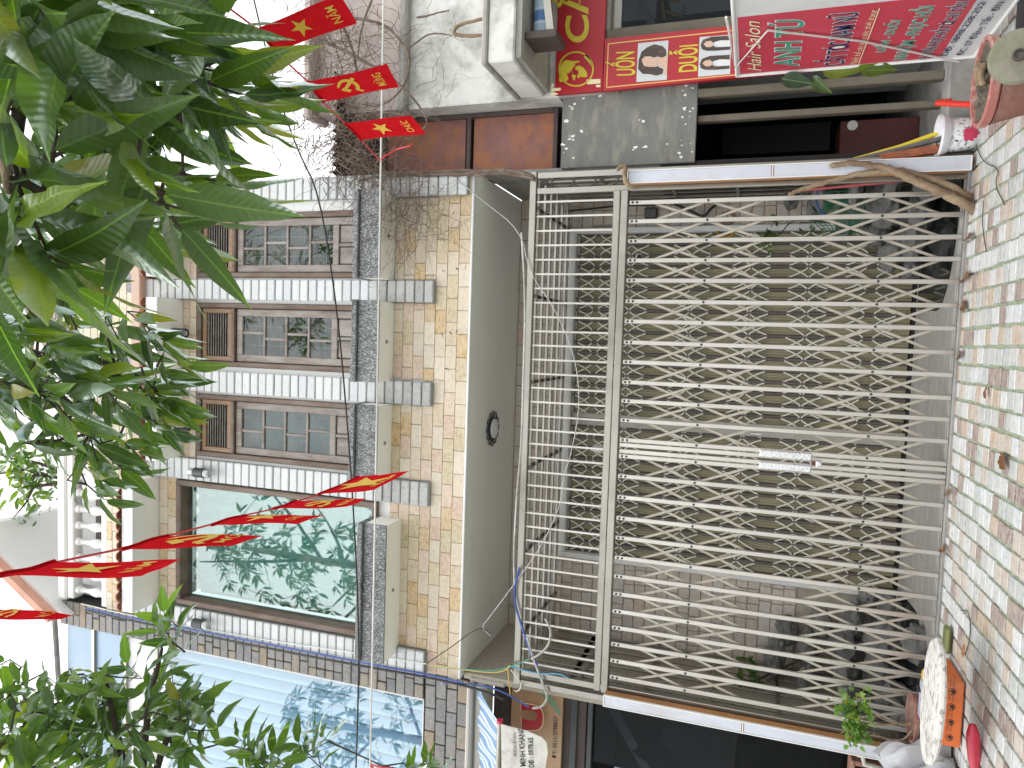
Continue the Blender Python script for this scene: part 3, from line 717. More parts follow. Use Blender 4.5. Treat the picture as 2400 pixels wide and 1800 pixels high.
# cage roof of the court and side grilles
for k in range(6):
    y = YG+.16+k*.215; part('roof_bar', MB().cbox(-3.2, 1.5, y-.014, y+.014, 3.45, 3.478, .004), MT['steel_frame'], gate)
for k in range(6):
    x = -2.85+k*.82; part('roof_tie', MB().cbox(x-.015, x+.015, YG+.05, YW-.02, 3.48, 3.51, .004), MT['dark_frame'], gate)
for X in (-3.25, 1.53):
    for zz in (.5, 1.1, 1.7, 2.3, 2.9): part('side_rail', MB().cbox(X-.015, X+.015, YG+.03, YW-.03, zz, zz+.03, .004), MT['steel_frame'], gate)
    for k in range(8):
        y = YG+.2+k*.165; part('side_bar', MB().cbox(X-.01, X+.01, y-.01, y+.01, .05, 3.43, .003), MT['steel_frame'], gate)
# pull handles and padlock on the two meeting bars
xa, xb = bx[12]-.022, bx[13]+.022
for x in (xa, xb):
    zc = G(1840, 1072).z
    h = part('pull_handle', MB().cbox(x-.030, x+.030, YG-.045, YG-.026, zc-.20, zc+.20, .006), MT['chrome'], gate)
    for k in range(7):
        zz = zc-.17+k*.055; part('grip_rib', MB().beam((x-.022, YG-.047, zz-.012), (x+.022, YG-.047, zz+.016), .006, .008), MT['chrome'], h)
pl = thing('padlock', 'small steel padlock with red sleeve locking the meeting bars of the gate', 'padlock', ((xa+xb)/2, YG-.05, zc-.24))
part('body', MB().cbox((xa+xb)/2-.022, (xa+xb)/2+.022, YG-.065, YG-.04, zc-.275, zc-.235, .004), MT['chrome'], pl)
part('shackle', MB().tube([V(((xa+xb)/2+cos(a)*.02, YG-.052, zc-.235+sin(a)*.04)) for a in [pi*i/8 for i in range(9)]], .005, 6), MT['steel'], pl)
part('sleeve', MB().cbox((xa+xb)/2-.016, (xa+xb)/2+.02, YG-.062, YG-.035, zc-.228, zc-.20, .004), MT['maroon'], pl)
# ------------------------------------------------------------------ light boxes at both ends of the gate
def light_box(xf0, xf1, inner, zt, label):
    t = thing('light_box', label, 'light box', ((xf0+xf1)/2, 6.25, 0), 'white light boxes beside the gate')
    body = part('side', MB().cbox(xf0+.002, xf1-.002, 6.175, 6.27, .03, zt-.002, .003), MT['box_orange'], t)
    zj = 1.42
    for a, b in ((.032, zj-.004), (zj+.004, zt-.004)): part('panel', MB().cbox(xf0+.008, xf1-.008, 6.165, 6.178, a+.006, b-.006, .002), MT['box_white'], t)
    tr = MB()
    tr.box(xf0, xf0+.007, 6.160, 6.185, .03, zt); tr.box(xf1-.007, xf1, 6.160, 6.185, .03, zt)
    for z in (.03, zj-.004, zt-.008): tr.box(xf0+.0075, xf1-.0075, 6.161, 6.185, z, z+.008)
    part('trim', tr, MT['letter_white'], t)
LB = PY(6.165)
a, b = LB(1471, 400), LB(1471, 430)
light_box(b.x, a.x, 0, a.z, 'tall white light box with orange sides against the salon neighbour')
a, b = LB(1414, 1629), LB(1414, 1655)
light_box(b.x, a.x, 0, a.z, 'tall white light box with orange sides against the dark glass shop')
# ------------------------------------------------------------------ rockery, ponds and things inside the court
def pond(name, label, pts, cat='pond'):
    t = thing(name, label, cat, (sum(p[0] for p in pts)/len(pts), sum(p[1] for p in pts)/len(pts), 0))
    part('water', MB().prism([(x, y, .036) for x, y in pts], (0, 0, -.03)), MT['water'], t)
    return t
pz = PZ(.03)
def arc(c, rx, ry, a0, a1, n=14): return [(c[0]+rx*cos(radians(a0+(a1-a0)*i/n)), c[1]+ry*sin(radians(a0+(a1-a0)*i/n))) for i in range(n+1)]
q0 = pz(2225, 705)
pond('fish_pond', 'black water basin with curved edge beside the vine trunk', [(1.42, 6.385)]+arc((1.42, 6.95), 1.05, .56, 268, 180)+[(.42, 7.7), (1.42, 7.7)])
pond('fish_pond', 'black water basin with curved edge under the fern rockery', [(-3.2, 6.385)]+arc((-3.2, 7.0), .95, .61, 272, 360)+[(-2.3, 7.7), (-3.2, 7.7)])
def rockery(name, label, spots, seed):
    t = thing(name, label, 'rockery', (spots[0][0], spots[0][1], 0)); rn = random.Random(seed)
    for i, (x, y, z, r) in enumerate(spots):
        part('rock', MB().blob((x, y, z), r, seed*100+i, .5, 12, (1+rn.uniform(-.1, .5), .8, .62+rn.uniform(-.1, .3))), MT['rock'], t)
R_ = [(1.42,7.5,.15,.22),(1.12,7.6,.14,.2),(1.4,7.3,.42,.2),(1.15,7.55,.45,.17),(.98,7.62,.30,.15),(1.45,7.5,.68,.2),(1.22,7.62,.72,.15),(1.45,7.35,.95,.15),(1.38,7.62,1.0,.13),(1.48,6.9,.15,.17),(1.46,6.95,.42,.15),(1.3,7.1,.18,.16),(1.45,7.1,.70,.13),(.80,7.66,.12,.12),(1.47,7.55,1.22,.12),(1.33,7.45,.58,.12)]
rockery('rockery', 'grey boulder rockery with green net beside the vine trunk', R_, 5)
L_ = [(-2.5,7.55,.12,.18),(-2.75,7.55,.16,.22),(-3.05,7.5,.18,.24),(-2.6,7.6,.42,.17),(-2.9,7.55,.5,.2),(-3.15,7.4,.5,.2),(-2.72,7.62,.72,.15),(-3.0,7.6,.82,.18),(-3.18,7.3,.85,.16),(-2.85,7.64,1.02,.13),(-3.1,7.55,1.12,.15),(-3.15,7.0,.15,.2),(-3.17,7.1,.5,.17),(-2.42,7.66,.3,.12),(-3.12,7.35,1.15,.12),(-3.17,6.75,.14,.15)]
rockery('rockery', 'dark boulder rockery with ferns beside the blue number plate', L_, 9)
solid('stepping_stone', MB().blob((-2.42, 6.62, .08), .17, 77, .5, 10, (1.0, .8, .8)), MT['rock'], 'lone grey stone at the rim of the court basin', 'stone')
# green net and red pole
def net(u, v):
    return V((1.05+.42*u, 7.18+.10*sin(u*5)+.05*v, .62+.35*v+.05*sin(u*9+v*4)))
MT['net'] = plain('net', (.02,.20,.10), .8, var=.3, ns=60)
nm = MB()
for k in range(15): nm.tube([net(k/14, j/8) for j in range(9)], .0035, 3)
for k in range(15): nm.tube([net(j/8, k/14) for j in range(9)], .0035, 3)
solid('garden_net', nm, MT['net'], 'crumpled green net hung over the grey rockery', 'net')
a, b = PY(6.9)(1880, 446), PY(6.42)(2155, 420)
solid('broom_pole', MB().tube([a, b], .014, 8), plain('pole_pink', (.50, .09, .10), .4), 'pinkish red pole slanting behind the vine trunk', 'pole', smooth=60)
solid('hose', MB().tube([PY(7.1)(x, y) for x, y in ((1918, 440), (1912, 470), (1922, 495), (1936, 505))], .009, 6), MT['cable_blue'], 'short blue hose over the grey rockery', 'hose', smooth=60)
# meter box, camera, gold letters, number plate
p = PY(YW-.03)(1526, 500); t = thing('meter_box', 'small smoked plastic box with red light on the tiled wall', 'meter', p)
part('case', MB().cbox(p.x-.055, p.x+.055, p.y-.03, p.y+.02, p.z-.065, p.z+.065, .008), MT['dark_frame'], t)
part('cover', MB().cbox(p.x-.045, p.x+.045, p.y-.036, p.y-.031, p.z-.055, p.z+.055, .003), MT['pvc_grey'], t)
part('indicator', MB().lathe([(.006, 0), (.004, .005), (0, .006)], (p.x-.015, p.y-.037, p.z-.02), 8, rot=Matrix.Rotation(pi/2, 3, 'X')), MT['red_plastic'], t)
p = PY(YW-.12)(1495, 600); t = thing('security_camera', 'small white bullet camera fixed at the head of the door frame', 'camera', p)
part('body', MB().tube([p, p+V((-.02, -.09, -.03))], .032, 12), MT['letter_white'], t, 50); part('lens', MB().tube([p+V((-.02, -.09, -.03)), p+V((-.022, -.10, -.033))], .025, 12), MT['black'], t, 50)
part('bracket', MB().tube([p+V((0, .02, .01)), p+V((.02, .1, .06))], .012, 6), MT['lamp_black'], t)
MT['gold'] = plain('gold', (.42, .29, .04), .35, .6)
for (x, y, lab, hollow) in ((1704, 512, 'dark gold ring ornament on the pale tiled wall by the cables', 1), (1700, 545, 'bright gold round ornament on the pale tiled wall by the cables', 0)):
    p = PY(YW-.03)(x, y)
    solid('wall_ornament', MB().tube([p+V((cos(a)*.055, 0, sin(a)*.075)) for a in [2*pi*i/18 for i in range(19)]], .020 if not hollow else .014, 6), MT['gold'] if not hollow else MT['louvre_wood'], lab, 'ornament', smooth=60)
p = PY(YW-.03)(1604, 1597); plate = thing('number_plate', 'small blue house number plate on the tiled wall by the ferns', 'number plate', p)
part('plate', MB().cbox(p.x-.09, p.x+.09, p.y-.012, p.y, p.z-.065, p.z+.065, .004), plain('plate_blue', (.03, .06, .20), .4), plate)
# bulb hanging in the transom and its yellow wire
p = PY(YW-.3)(1397, 1053); t = thing('hanging_bulb', 'white energy saving bulb hanging behind the transom bars', 'bulb', p)
part('globe', MB().lathe([(0, -.075), (.03, -.07), (.043, -.03), (.04, .01), (.025, .035), (.02, .06), (.0, .062)], p, 16), MT['letter_white'], t, 60)
part('wire', MB().tube([p+V((0, 0, .06)), p+V((.0, .05, .35))], .004, 5), MT['cable_yellow'], t)
# cables along the gate and the slab
def cable(pts, r, mat, label, name='cable', n=6, group=None):
    # smooth the pixel path
    P = [V(p) for p in pts]
    for _ in range(2):
        Q = [P[0]]
        for a, b in zip(P, P[1:]): Q += [a*.75+b*.25, a*.25+b*.75]
        Q.append(P[-1]); P = Q
    return solid(name, MB().tube(P, r, n), mat, label, 'cable', group, 60)
g1 = PY(6.25)
cable([g1(x, y) for x, y in ((1070, 420), (1130, 470), (1222, 540), (1240, 640), (1300, 720), (1350, 840), (1360, 950), (1340, 1060), (1320, 1120), (1316, 1180), (1270, 1280), (1212, 1360), (1145, 1450), (1128, 1470), (1150, 1490))], .005, MT['cable_grey'], 'long thin grey wire looping across the transom of the gate')
cable([g1(x, y) for x, y in ((1000, 1555), (1060, 1515), (1125, 1466), (1150, 1485))], .005, MT['cable_black'], 'black wire from the tiled wall corner to the slab edge')
cable([g1(x, y) for x, y in ((1218, 1330), (1205, 1380), (1208, 1420), (1225, 1475), (1245, 1535), (1260, 1560))], .010, MT['cable_blue'], 'dark blue cable hanging down the corner post of the gate')
cable([g1(x, y) for x, y in ((1236, 1492), (1245, 1530), (1262, 1575), (1275, 1610), (1285, 1635), (1270, 1658), (1248, 1660))], .012, MT['cable_grey'], 'taped grey cable sagging in front of the phone number sign')
cable([g1(x, y) for x, y in ((1278, 1450), (1292, 1475), (1288, 1510), (1268, 1532), (1245, 1545))], .011, MT['cable_grey'], 'thick grey conduit bowing behind the transom corner')
cable([g1(x, y) for x, y in ((1003, 1561), (1080, 1568), (1160, 1574), (1215, 1556), (1240, 1545))], .006, MT['letter_green'], 'green wire stretched from the wall corner to the conduit')
cable([g1(x, y) for x, y in ((1003, 1559), (1060, 1565), (1150, 1578), (1185, 1572), (1195, 1560))], .006, MT['cable_yellow'], 'yellow wire stretched from the wall corner to the gate')
cable([g1(x, y) for x, y in ((1200, 1562), (1260, 1580), (1310, 1578), (1332, 1590))], .006, MT['cable_sky'], 'sky blue wire end lying along the side rail of the gate')
cable([g1(x, y) for x, y in ((1190, 1565), (1195, 1620), (1196, 1625)) ]+[g1(1196, 1628)], .006, MT['cable_yellow'], 'pale wire hanging straight beside the phone number sign')
cable([g1(x, y) for x, y in ((1197, 1570), (1215, 1590), (1223, 1610), (1212, 1622), (1205, 1618))], .005, MT['cable_white'], 'pale curled wire end beside the phone number sign')
cable([g1(x, y) for x, y in ((1040, 1600), (1100, 1603), (1150, 1610), (1200, 1632), (1240, 1658))], .008, MT['cable_blue'], 'bright blue cable dropping from the slate band to the taped cable')
g2 = PY(6.29)
cable([g2(x, y) for x, y in ((1222, 545), (1232, 700), (1226, 900), (1222, 1050), (1212, 1150), (1208, 1215), (1204, 1300), (1206, 1370))], .010, MT['cable_grey'], 'grey cable tied along the top rail of the gate')
g3_ = PY(YF-.10)
cable([g3_(x, y) for x, y in ((200, 1425), (300, 1447), (420, 1470), (600, 1505), (760, 1535), (900, 1563), (1000, 1580), (1085, 1600))], .009, MT['cable_blue'], 'bundle of blue cable running down the joint of the two houses')
cable([g3_(x, y) for x, y in ((205, 1431), (300, 1453), (420, 1478), (600, 1514), (760, 1545), (900, 1570), (1000, 1587), (1090, 1607), (1150, 1625), (1180, 1640))], .012, MT['cable_black'], 'thick black cable running down the joint of the two houses')
cable([g3_(x, y) for x, y in ((190, 1415), (300, 1441), (420, 1463), (600, 1497), (760, 1520), (1000, 1556))], .006, MT['cable_white'], 'thin white cable running down the joint of the two houses')
cable([PY(YW-.1)(x, y) for x, y in ((1325, 495), (1400, 488), (1450, 482), (1560, 480))], .010, MT['cable_black'], 'black cable drooping along the tiled wall under the cage roof')
cable([PY(YW-.1)(x, y) for x, y in ((1580, 478), (1620, 495), (1650, 510), (1665, 490), (1680, 478))], .014, MT['cable_black'], 'black cable knot on the tiled wall above the gold ornaments')
wp = PY(3.1)
cable([wp(x, y) for x, y in ((903, -260), (889, 600), (881, 1114), (862, 2060))], .0045, MT['cable_white'], 'taut white cord crossing in front of the upper windows')
kp = PY(4.6)
cable([kp(x, y) for x, y in ((560, -150), (640, 190), (700, 360), (748, 450), (790, 720), (815, 1000), (832, 1250), (842, 1500), (838, 1700), (825, 2050))], .0065, MT['cable_black'], 'sagging black cable crossing in front of the upper windows')
# ================================================================== lettering
_fc = bpy.data.curves.new('font_probe', 'FONT')
def text_geo(s, offset=0.0, shear=0.0, res=4):
    cu = bpy.data.curves.new('t', 'FONT'); cu.body = s; cu.size = 1; cu.offset = offset; cu.shear = shear; cu.resolution_u = res
    ob = bpy.data.objects.new('t', cu); COL.objects.link(ob); bpy.context.view_layer.update()
    dg = bpy.context.evaluated_depsgraph_get(); me = bpy.data.meshes.new_from_object(ob.evaluated_get(dg))
    vs = [v.co.copy() for v in me.vertices]; fs = [tuple(p.vertices) for p in me.polygons]
    bpy.data.objects.remove(ob); bpy.data.meshes.remove(me); bpy.data.curves.remove(cu); return vs, fs
_H, _ = text_geo('H'); CAPH = max(v.y for v in _H)
def text_map(s, fn, bold=0.0, outline=0.0, shear=0.0):
    """letters as a mesh; fn maps (x 0..1 along the line, y 0..1 of cap height) to a point"""
    base, _ = text_geo(s, bold, shear); x0, x1 = min(v.x for v in base), max(v.x for v in base)
    vs, fs = text_geo(s, bold+outline, shear)
    m = MB(); m.add([fn((v.x-x0)/(x1-x0), v.y/CAPH) for v in vs], fs); return m
def lettering(parent, s, plane, p0, p1, pt, mat, nrm, lift=.004, bold=.012, outline=0, omat=None, shear=0):
    O, E, T = plane(*p0), plane(*p1), plane(*pt); ux, uy = E-O, T-O; n = V(nrm)
    if outline:
        part('letter_outline', text_map(s, lambda x, y: O+ux*x+uy*y+n*(lift*.6), bold, outline, shear), omat, parent)
    return part('lettering', text_map(s, lambda x, y: O+ux*x+uy*y+n*lift, bold, 0, shear), mat, parent)
FRONT = (0, -1, 0)
lettering(plate, '31', PY(YW-.042), (1617, 1611), (1614, 1584), (1594, 1613), MT['letter_white'], FRONT, .003)
# ================================================================== neighbour with the dried vine (between house and salon)
YN = 6.47; N = PY(YN)
old = thing('vine_house', 'low old house with rusty steel panels and grey board over a dark doorway', 'house', (1.95, 6.9, 0))
bl = N(1313, 402); br_ = N(1313, 200); bb = N(1632, 300).z
part('grey_board', MB().cbox(1.60, br_.x+.05, YN, YN+.03, bb, bl.z, .006), MT['board_grey'], old)
flk = MB(); rn = random.Random(4)
for k in range(46):
    x = rn.uniform(1.62, br_.x); z = rn.choice((rn.uniform(bb, bl.z), rn.uniform(bl.z-.12, bl.z-.01), rn.uniform(bb, bb+.14))); s = rn.uniform(.005, .022)
    pts = [(x+cos(a)*s*rn.uniform(.3, 1), YN-.0025, z+sin(a)*s*rn.uniform(.3, 1.5)) for a in [2*pi*i/7 for i in range(7)]]
    flk.prism(pts, (0, .002, 0))
o = part('paint_flakes', flk, MT['letter_white'], old); o['kind'] = 'stuff'
PRp = PY(6.72)
px0, px1 = 1.586, PRp(1200, 262).x
zz = [PRp(905, 330).z, PRp(1094, 330).z, PRp(1108, 330).z, PRp(1303, 330).z]
for za, zb in ((zz[1], zz[0]), (zz[3], zz[2])): part('steel_panel', MB().cbox(px0, px1, 6.72, 6.74, za+.01, zb-.01, .004), MT['rust_panel'], old)
fr = MB()
for z in (zz[0], (zz[1]+zz[2])/2, zz[3]+.0): fr.cbox(px0, px1, 6.69, 6.73, z-.022, z+.022, .004)
fr.cbox(px1-.04, px1+.005, 6.688, 6.73, zz[3]+.023, zz[0], .004)
part('panel_frame', fr, MT['dark_frame'], old)
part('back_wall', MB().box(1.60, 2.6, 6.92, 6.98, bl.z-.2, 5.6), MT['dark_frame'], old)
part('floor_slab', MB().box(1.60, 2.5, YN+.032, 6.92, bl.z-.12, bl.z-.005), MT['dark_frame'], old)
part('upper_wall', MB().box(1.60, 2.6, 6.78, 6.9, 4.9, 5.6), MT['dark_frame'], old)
# corrugated eave
def eave(u, v):
    return V((1.58+1.0*u, 6.2+1.4*v, 5.50+.25*v+.022*sin(u*78)))
eb = MB().grid(eave, 96, 2)
part('corrugated_roof', eb, MT['dark_frame'], old, 60)
# dark room behind the doorway
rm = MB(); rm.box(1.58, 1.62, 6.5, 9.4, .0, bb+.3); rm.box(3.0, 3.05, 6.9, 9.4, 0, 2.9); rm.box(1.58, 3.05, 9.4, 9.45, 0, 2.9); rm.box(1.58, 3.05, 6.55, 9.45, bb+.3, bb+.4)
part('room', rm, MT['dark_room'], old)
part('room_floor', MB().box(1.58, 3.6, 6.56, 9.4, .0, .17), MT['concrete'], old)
part('step', MB().cbox(1.50, 2.45, 6.33, 6.555, -.1, .185, .015), MT['concrete'], old)
for (ya, yb, Y, vt, vb) in ((190, 211, 6.50, 1636, 2195), (256, 272, 6.56, 1636, 2150)):
    a, b = PY(Y)(1900, ya), PY(Y)(1900, yb)
    part('door_post', MB().cbox(b.x, a.x, Y-.03, Y+.05, .187, bb, .006), MT['olive_frame'], old)
a, b = PY(7.4)(1995, 366), PY(7.4)(1995, 282)
cab = thing('cabinet', 'maroon wooden cabinet with a round white sticker inside the dark doorway', 'cabinet', ((a.x+b.x)/2, 7.6, .17))
part('body', MB().cbox(a.x-.1, b.x, 7.4, 7.8, .17, PY(7.4)(1968, 320).z, .008), MT['maroon'], cab)
p = PY(7.395)(1998, 294); part('sticker', MB().lathe([(.045, 0), (.045, .003), (0, .004)], p, 20, rot=Matrix.Rotation(pi/2, 3, 'X')), MT['letter_white'], cab)
tv = PY(8.6); a, b = tv(1690, 366), tv(1950, 283)
solid('wall_cupboard', MB().cbox(min(a.x,b.x), max(a.x,b.x), 8.6, 8.8, b.z, a.z, .01), MT['black'], 'black framed cupboard deep inside the dark doorway', 'cupboard')
# ================================================================== salon building
YS = 6.45; S = PY(YS)
sal = thing('salon_building', 'stained white building carrying the red salon signs', 'building', (2.9, 6.8, 0))
xw = S(1100, 245).x; zl = S(962, 100).z; zt = S(752, 80).z
part('wall', MB().box(xw, 6, YS, YS+.25, 3.30, zl), MT['dirty_white'], sal)
part('wall_return', MB().box(xw+.001, xw+.06, YS+.251, 6.9, 3.2, zt), MT['ledge_grey'], sal)
part('wall', MB().box(xw, 6, YS-.02, YS+.23, zl+.09, zt), MT['pink_wall'], sal)
part('string_course', MB().cbox(xw-.03, 6, YS-.09, YS+.2, zl-.0, zl+.088, .02), MT['ledge_grey'], sal)
part('eave_moulding', MB().cbox(xw-.06, 6, YS-.16, YS+.2, zt, zt+.10, .025), MT['pink_wall'], sal)
lx = S(1279, 226).x; LX = PX(lx)
f0, f1 = LX(1139, 144), LX(1204, 141); b1 = LX(1279, 224)
yl = f1.y
part('ledge', MB().cbox(lx, 6, yl, YS+.0, f1.z, f0.z, .012), MT['dirty_white'], sal)
part('ledge_moulding', MB().cbox(lx-.015, 6, yl-.02, YS+.0, f0.z+.001, f0.z+.05, .012), MT['ledge_grey'], sal)
part('soffit_panel', MB().box(lx+.03, 6, yl+.03, YS+.0, f1.z-.05, f1.z-.002), MT['ledge_grey'], sal)
part('sign_backing', MB().box(lx-.02, 6, YS, YS+.05, 2.75, 3.30), MT['ledge_grey'], sal)
# awning roll under the ledge
aw = thing('rolled_awning', 'rolled blue and white awning with steel arm under the stained ledge', 'awning', (lx+.6, yl+.3, f1.z-.2))
MT['awning'] = None
Mx = Mat('awning'); wv = Mx.n('ShaderNodeTexWave'); wv.inputs['Scale'].default_value = 1.6; wv.inputs['Distortion'].default_value = .4
Mx.l(Mx.coords(False, (1, 1, 1)), wv.inputs['Vector'])
MT['awning'] = Mx.set(Mx.ramp(wv.outputs['Fac'], [(.3, (.08,.2,.42)), (.45, (.30,.45,.62)), (.62, (.62,.66,.68)), (.8, (.35,.48,.6))]), .5)
part('fabric', MB().tube([(lx+.28, yl+.30, f1.z-.14), (6, yl+.30, f1.z-.12)], .075, 14), MT['awning'], aw, 50)
part('arm', MB().beam((lx+.25, yl+.16, f1.z-.26), (4.2, yl+.05, f1.z-.02), .05, .06), MT['steel_frame'], aw)
part('bracket', MB().cbox(lx+.2, lx+.26, yl+.1, yl+.4, f1.z-.32, f1.z-.052, .006), MT['dark_frame'], aw)
# salon shop window
zg0, zg1 = S(1712, 60).z, S(1424, 60).z; gx = S(1500, 62).x
part('window_frame', MB().cbox(gx-.16, gx, YS-.02, YS+.05, .3, zg1, .006).cbox(gx, 6, YS-.018, YS+.05, zg1-.03, 2.82, .006), MT['olive_frame'], sal)
part('pane', MB().box(gx, 6, YS+.02, YS+.027, .5, zg1-.03), MT['dark_pane'], sal)
part('sill_wall', MB().box(gx-.4, 6, YS+.0, YS+.2, -.1, .29), MT['concrete'], sal)
part('room', MB().box(gx-.1, 6, 8.2, 8.3, 0, 3).box(gx-.15, gx-.1, YS+.06, 8.2, 0, 3).box(gx-.1, 6, YS+.1, 8.2, 2.9, 3).box(gx-.1, 6, YS+.3, 8.3, -.05, .1), MT['plaster'], sal)
a, b = PY(YS+.08)(1500, -20), PY(YS+.08)(1530, 60)
part('window_brace', MB().beam(PY(YS+.08)(1492, -30), PY(YS+.08)(1532, 70), .05, .06), MT['steel_frame'], sal)
k = S
lettering(sal, 'Tú', PY(YS+.06), (1600, 46), (1590, -30), (1555, 50), MT['letter_yellow'], FRONT, .006, .01, shear=.3)
lettering(sal, 'vẻ đẹp', PY(YS+.06), (1610, 62), (1606, 14), (1598, 63), MT['letter_navy'], FRONT, .006, .0, shear=.25)
part('lit_tube', MB().tube([PY(7.6)(1432, 36), PY(7.6)(1432, 58)], .03, 8), MT['letter_white'], sal)
# ---------------------------------------------------------------- horizontal red sign
YA = YS-.06; A = PY(YA)
t = thing('shop_sign', 'horizontal red salon sign with woman emblem and yellow lettering', 'sign', A(1356, 110))
a, b = A(1300, 220), A(1412, 213)
xl = (a.x+b.x)/2; part('panel', MB().cbox(xl, 5.2, YA, YA+.055, b.z, a.z, .004), MT['sign_red'], t)
def flat(plane, pts, lift=.003): return MB().prism([plane(*p)+V((0, -lift, 0)) for p in pts], (0, .002, 0))
def ring(plane, c, r0, r1, n=40, lift=.003, kx=1.0, ky=1.0):
    m = MB(); vs = []
    C = plane(*c); ux = plane(c[0], c[1]-10)-C; uz = plane(c[0]-10, c[1])-C
    for r in (r0, r1):
        for i in range(n): vs.append(C+ux*(r*ky/10*cos(2*pi*i/n))+uz*(r*kx/10*sin(2*pi*i/n))+V((0, -lift, 0)))
    return m.add(vs, [(i, (i+1) % n, n+(i+1) % n, n+i) for i in range(n)])
lettering(t, 'CẮT TÓC', A, (1379, 100), (1371, -330), (1328, 101), MT['letter_yellow'], FRONT, .004, .024)
part('emblem', ring(A, (1350, 162), 38, 41.5), MT['letter_yellow'], t)
def z6(x, y): return (1290+x/6.345, 90+y/6.345)
E1 = [(235,320),(330,340),(430,335),(440,350),(360,375),(370,395),(345,430),(330,440),(320,470),(300,490),(280,520),(240,515),(255,560),(270,600),(250,630),(200,640),(150,650),(135,640),(130,610),(135,560),(130,480),(150,410),(190,350)]
E2 = [(370,420),(430,405),(490,435),(540,500),(550,560),(530,580),(480,575),(440,570),(430,590),(405,590),(400,550),(420,530),(415,480),(380,465),(360,455),(380,440)]
E3 = [(525,235),(580,275),(620,350),(630,420),(610,410),(560,340),(500,280)]
E4 = [(315,440),(330,520),(350,545),(385,550),(380,580),(350,600),(380,605),(345,628),(330,590),(318,560),(330,535),(310,450)]
for e in (E1, E2, E3, E4): part('emblem', flat(A, [z6(*p) for p in e]), MT['letter_yellow'], t)
for q in ([(540,612),(745,605),(745,670),(560,685),(535,660)], [(680,695),(745,688),(745,722),(700,730),(675,715)], [(10,745),(150,735),(160,765),(130,780),(10,785)], [(15,665),(50,670),(58,700),(40,735),(12,740)], [(10,805),(100,815),(120,835),(10,845)]):
    part('emblem', flat(A, [z6(*p) for p in q]), MT['letter_pale'], t)
# ---------------------------------------------------------------- upright red sign with pictures
YU = YS-.09; U = PY(YU)
t = thing('shop_sign', 'upright red salon sign with two hair pictures and gold border', 'sign', U(1600, 140))
q = [U(1413, 213), U(1418, 91), U(1800, 53), U(1980, 33), U(1980, 155)]
part('panel', MB().prism([q[0], q[1], q[3], q[4]], (0, .05, 0)), MT['sign_red'], t)
def l2(p0, p1, w, mat, nm='border'):
    a, b = U(*p0), U(*p1); part(nm, MB().beam(a+V((0, -.002, 0)), b+V((0, -.002, 0)), w, .003, (0, 1, 0)), mat, t)
for p0, p1 in (((1422, 205), (1426, 103)), ((1426, 103), (1965, 45)), ((1422, 205), (1965, 152))): l2(p0, p1, .009, MT['line_gold'])
lettering(t, 'UỐN', U, (1488, 177), (1486, 121), (1447, 178), MT['letter_yellow'], FRONT, .004, .02)
lettering(t, 'DUỖI', U, (1633, 167), (1635, 104), (1592, 170), MT['letter_yellow'], FRONT, .004, .02)
MT['skin'] = plain('skin', (.62,.42,.33), .6, var=.03); MT['hair'] = plain('hair', (.055,.035,.028), .4, var=.35, ns=30, stretch=(3,1,.6), stain=(.16,.10,.07), sscale=12, samt=.8); MT['photo_bg'] = plain('photo_bg', (.55,.57,.60), .5, var=.03, ns=2)
def c3(x, y): return (1200+x/3.687, y/3.687)
ph = part('picture', flat(U, [c3(1075,710), c3(1090,375), c3(1352,350), c3(1338,690)]), MT['photo_bg'], t)
part('hair_print', flat(U, [c3(*p) for p in ((1090,600),(1095,520),(1120,450),(1170,410),(1230,385),(1300,400),(1330,430),(1335,480),(1300,500),(1260,490),(1200,505),(1180,540),(1200,560),(1260,575),(1310,600),(1300,640),(1250,655),(1180,640),(1130,640))], .005), MT['hair'], ph)
part('skin_print', flat(U, [c3(*p) for p in ((1120,520),(1150,490),(1200,490),(1250,510),(1262,540),(1250,560),(1262,570),(1240,580),(1180,580),(1140,570))], .007), MT['skin'], ph)
part('skin_print', flat(U, [c3(*p) for p in ((1255,500),(1330,470),(1345,500),(1340,650),(1310,650),(1320,600),(1260,560))], .0045), MT['skin'], ph)
ph = part('picture', flat(U, [c3(1608,665), c3(1622,322), c3(1896,300), c3(1885,640)]), MT['photo_bg'], t)
for dy in (0, 165):
    part('hair_print', flat(U, [c3(x-.05*dy, y+dy) for x, y in ((1630,390),(1650,345),(1720,320),(1800,315),(1890,310),(1890,350),(1800,350),(1745,365),(1730,390),(1760,410),(1890,405),(1885,430),(1760,440),(1680,440),(1640,425))], .005), MT['hair'], ph)
    part('skin_print', flat(U, [c3(x-.05*dy, y+dy) for x, y in ((1655,385),(1680,360),(1720,355),(1742,375),(1740,395),(1715,410),(1680,410))], .007), MT['skin'], ph)
    part('skin_print', flat(U, [c3(x-.05*dy, y+dy) for x, y in ((1745,375),(1810,345),(1890,350),(1890,400),(1800,408))], .0045), MT['sheet_white'], ph)
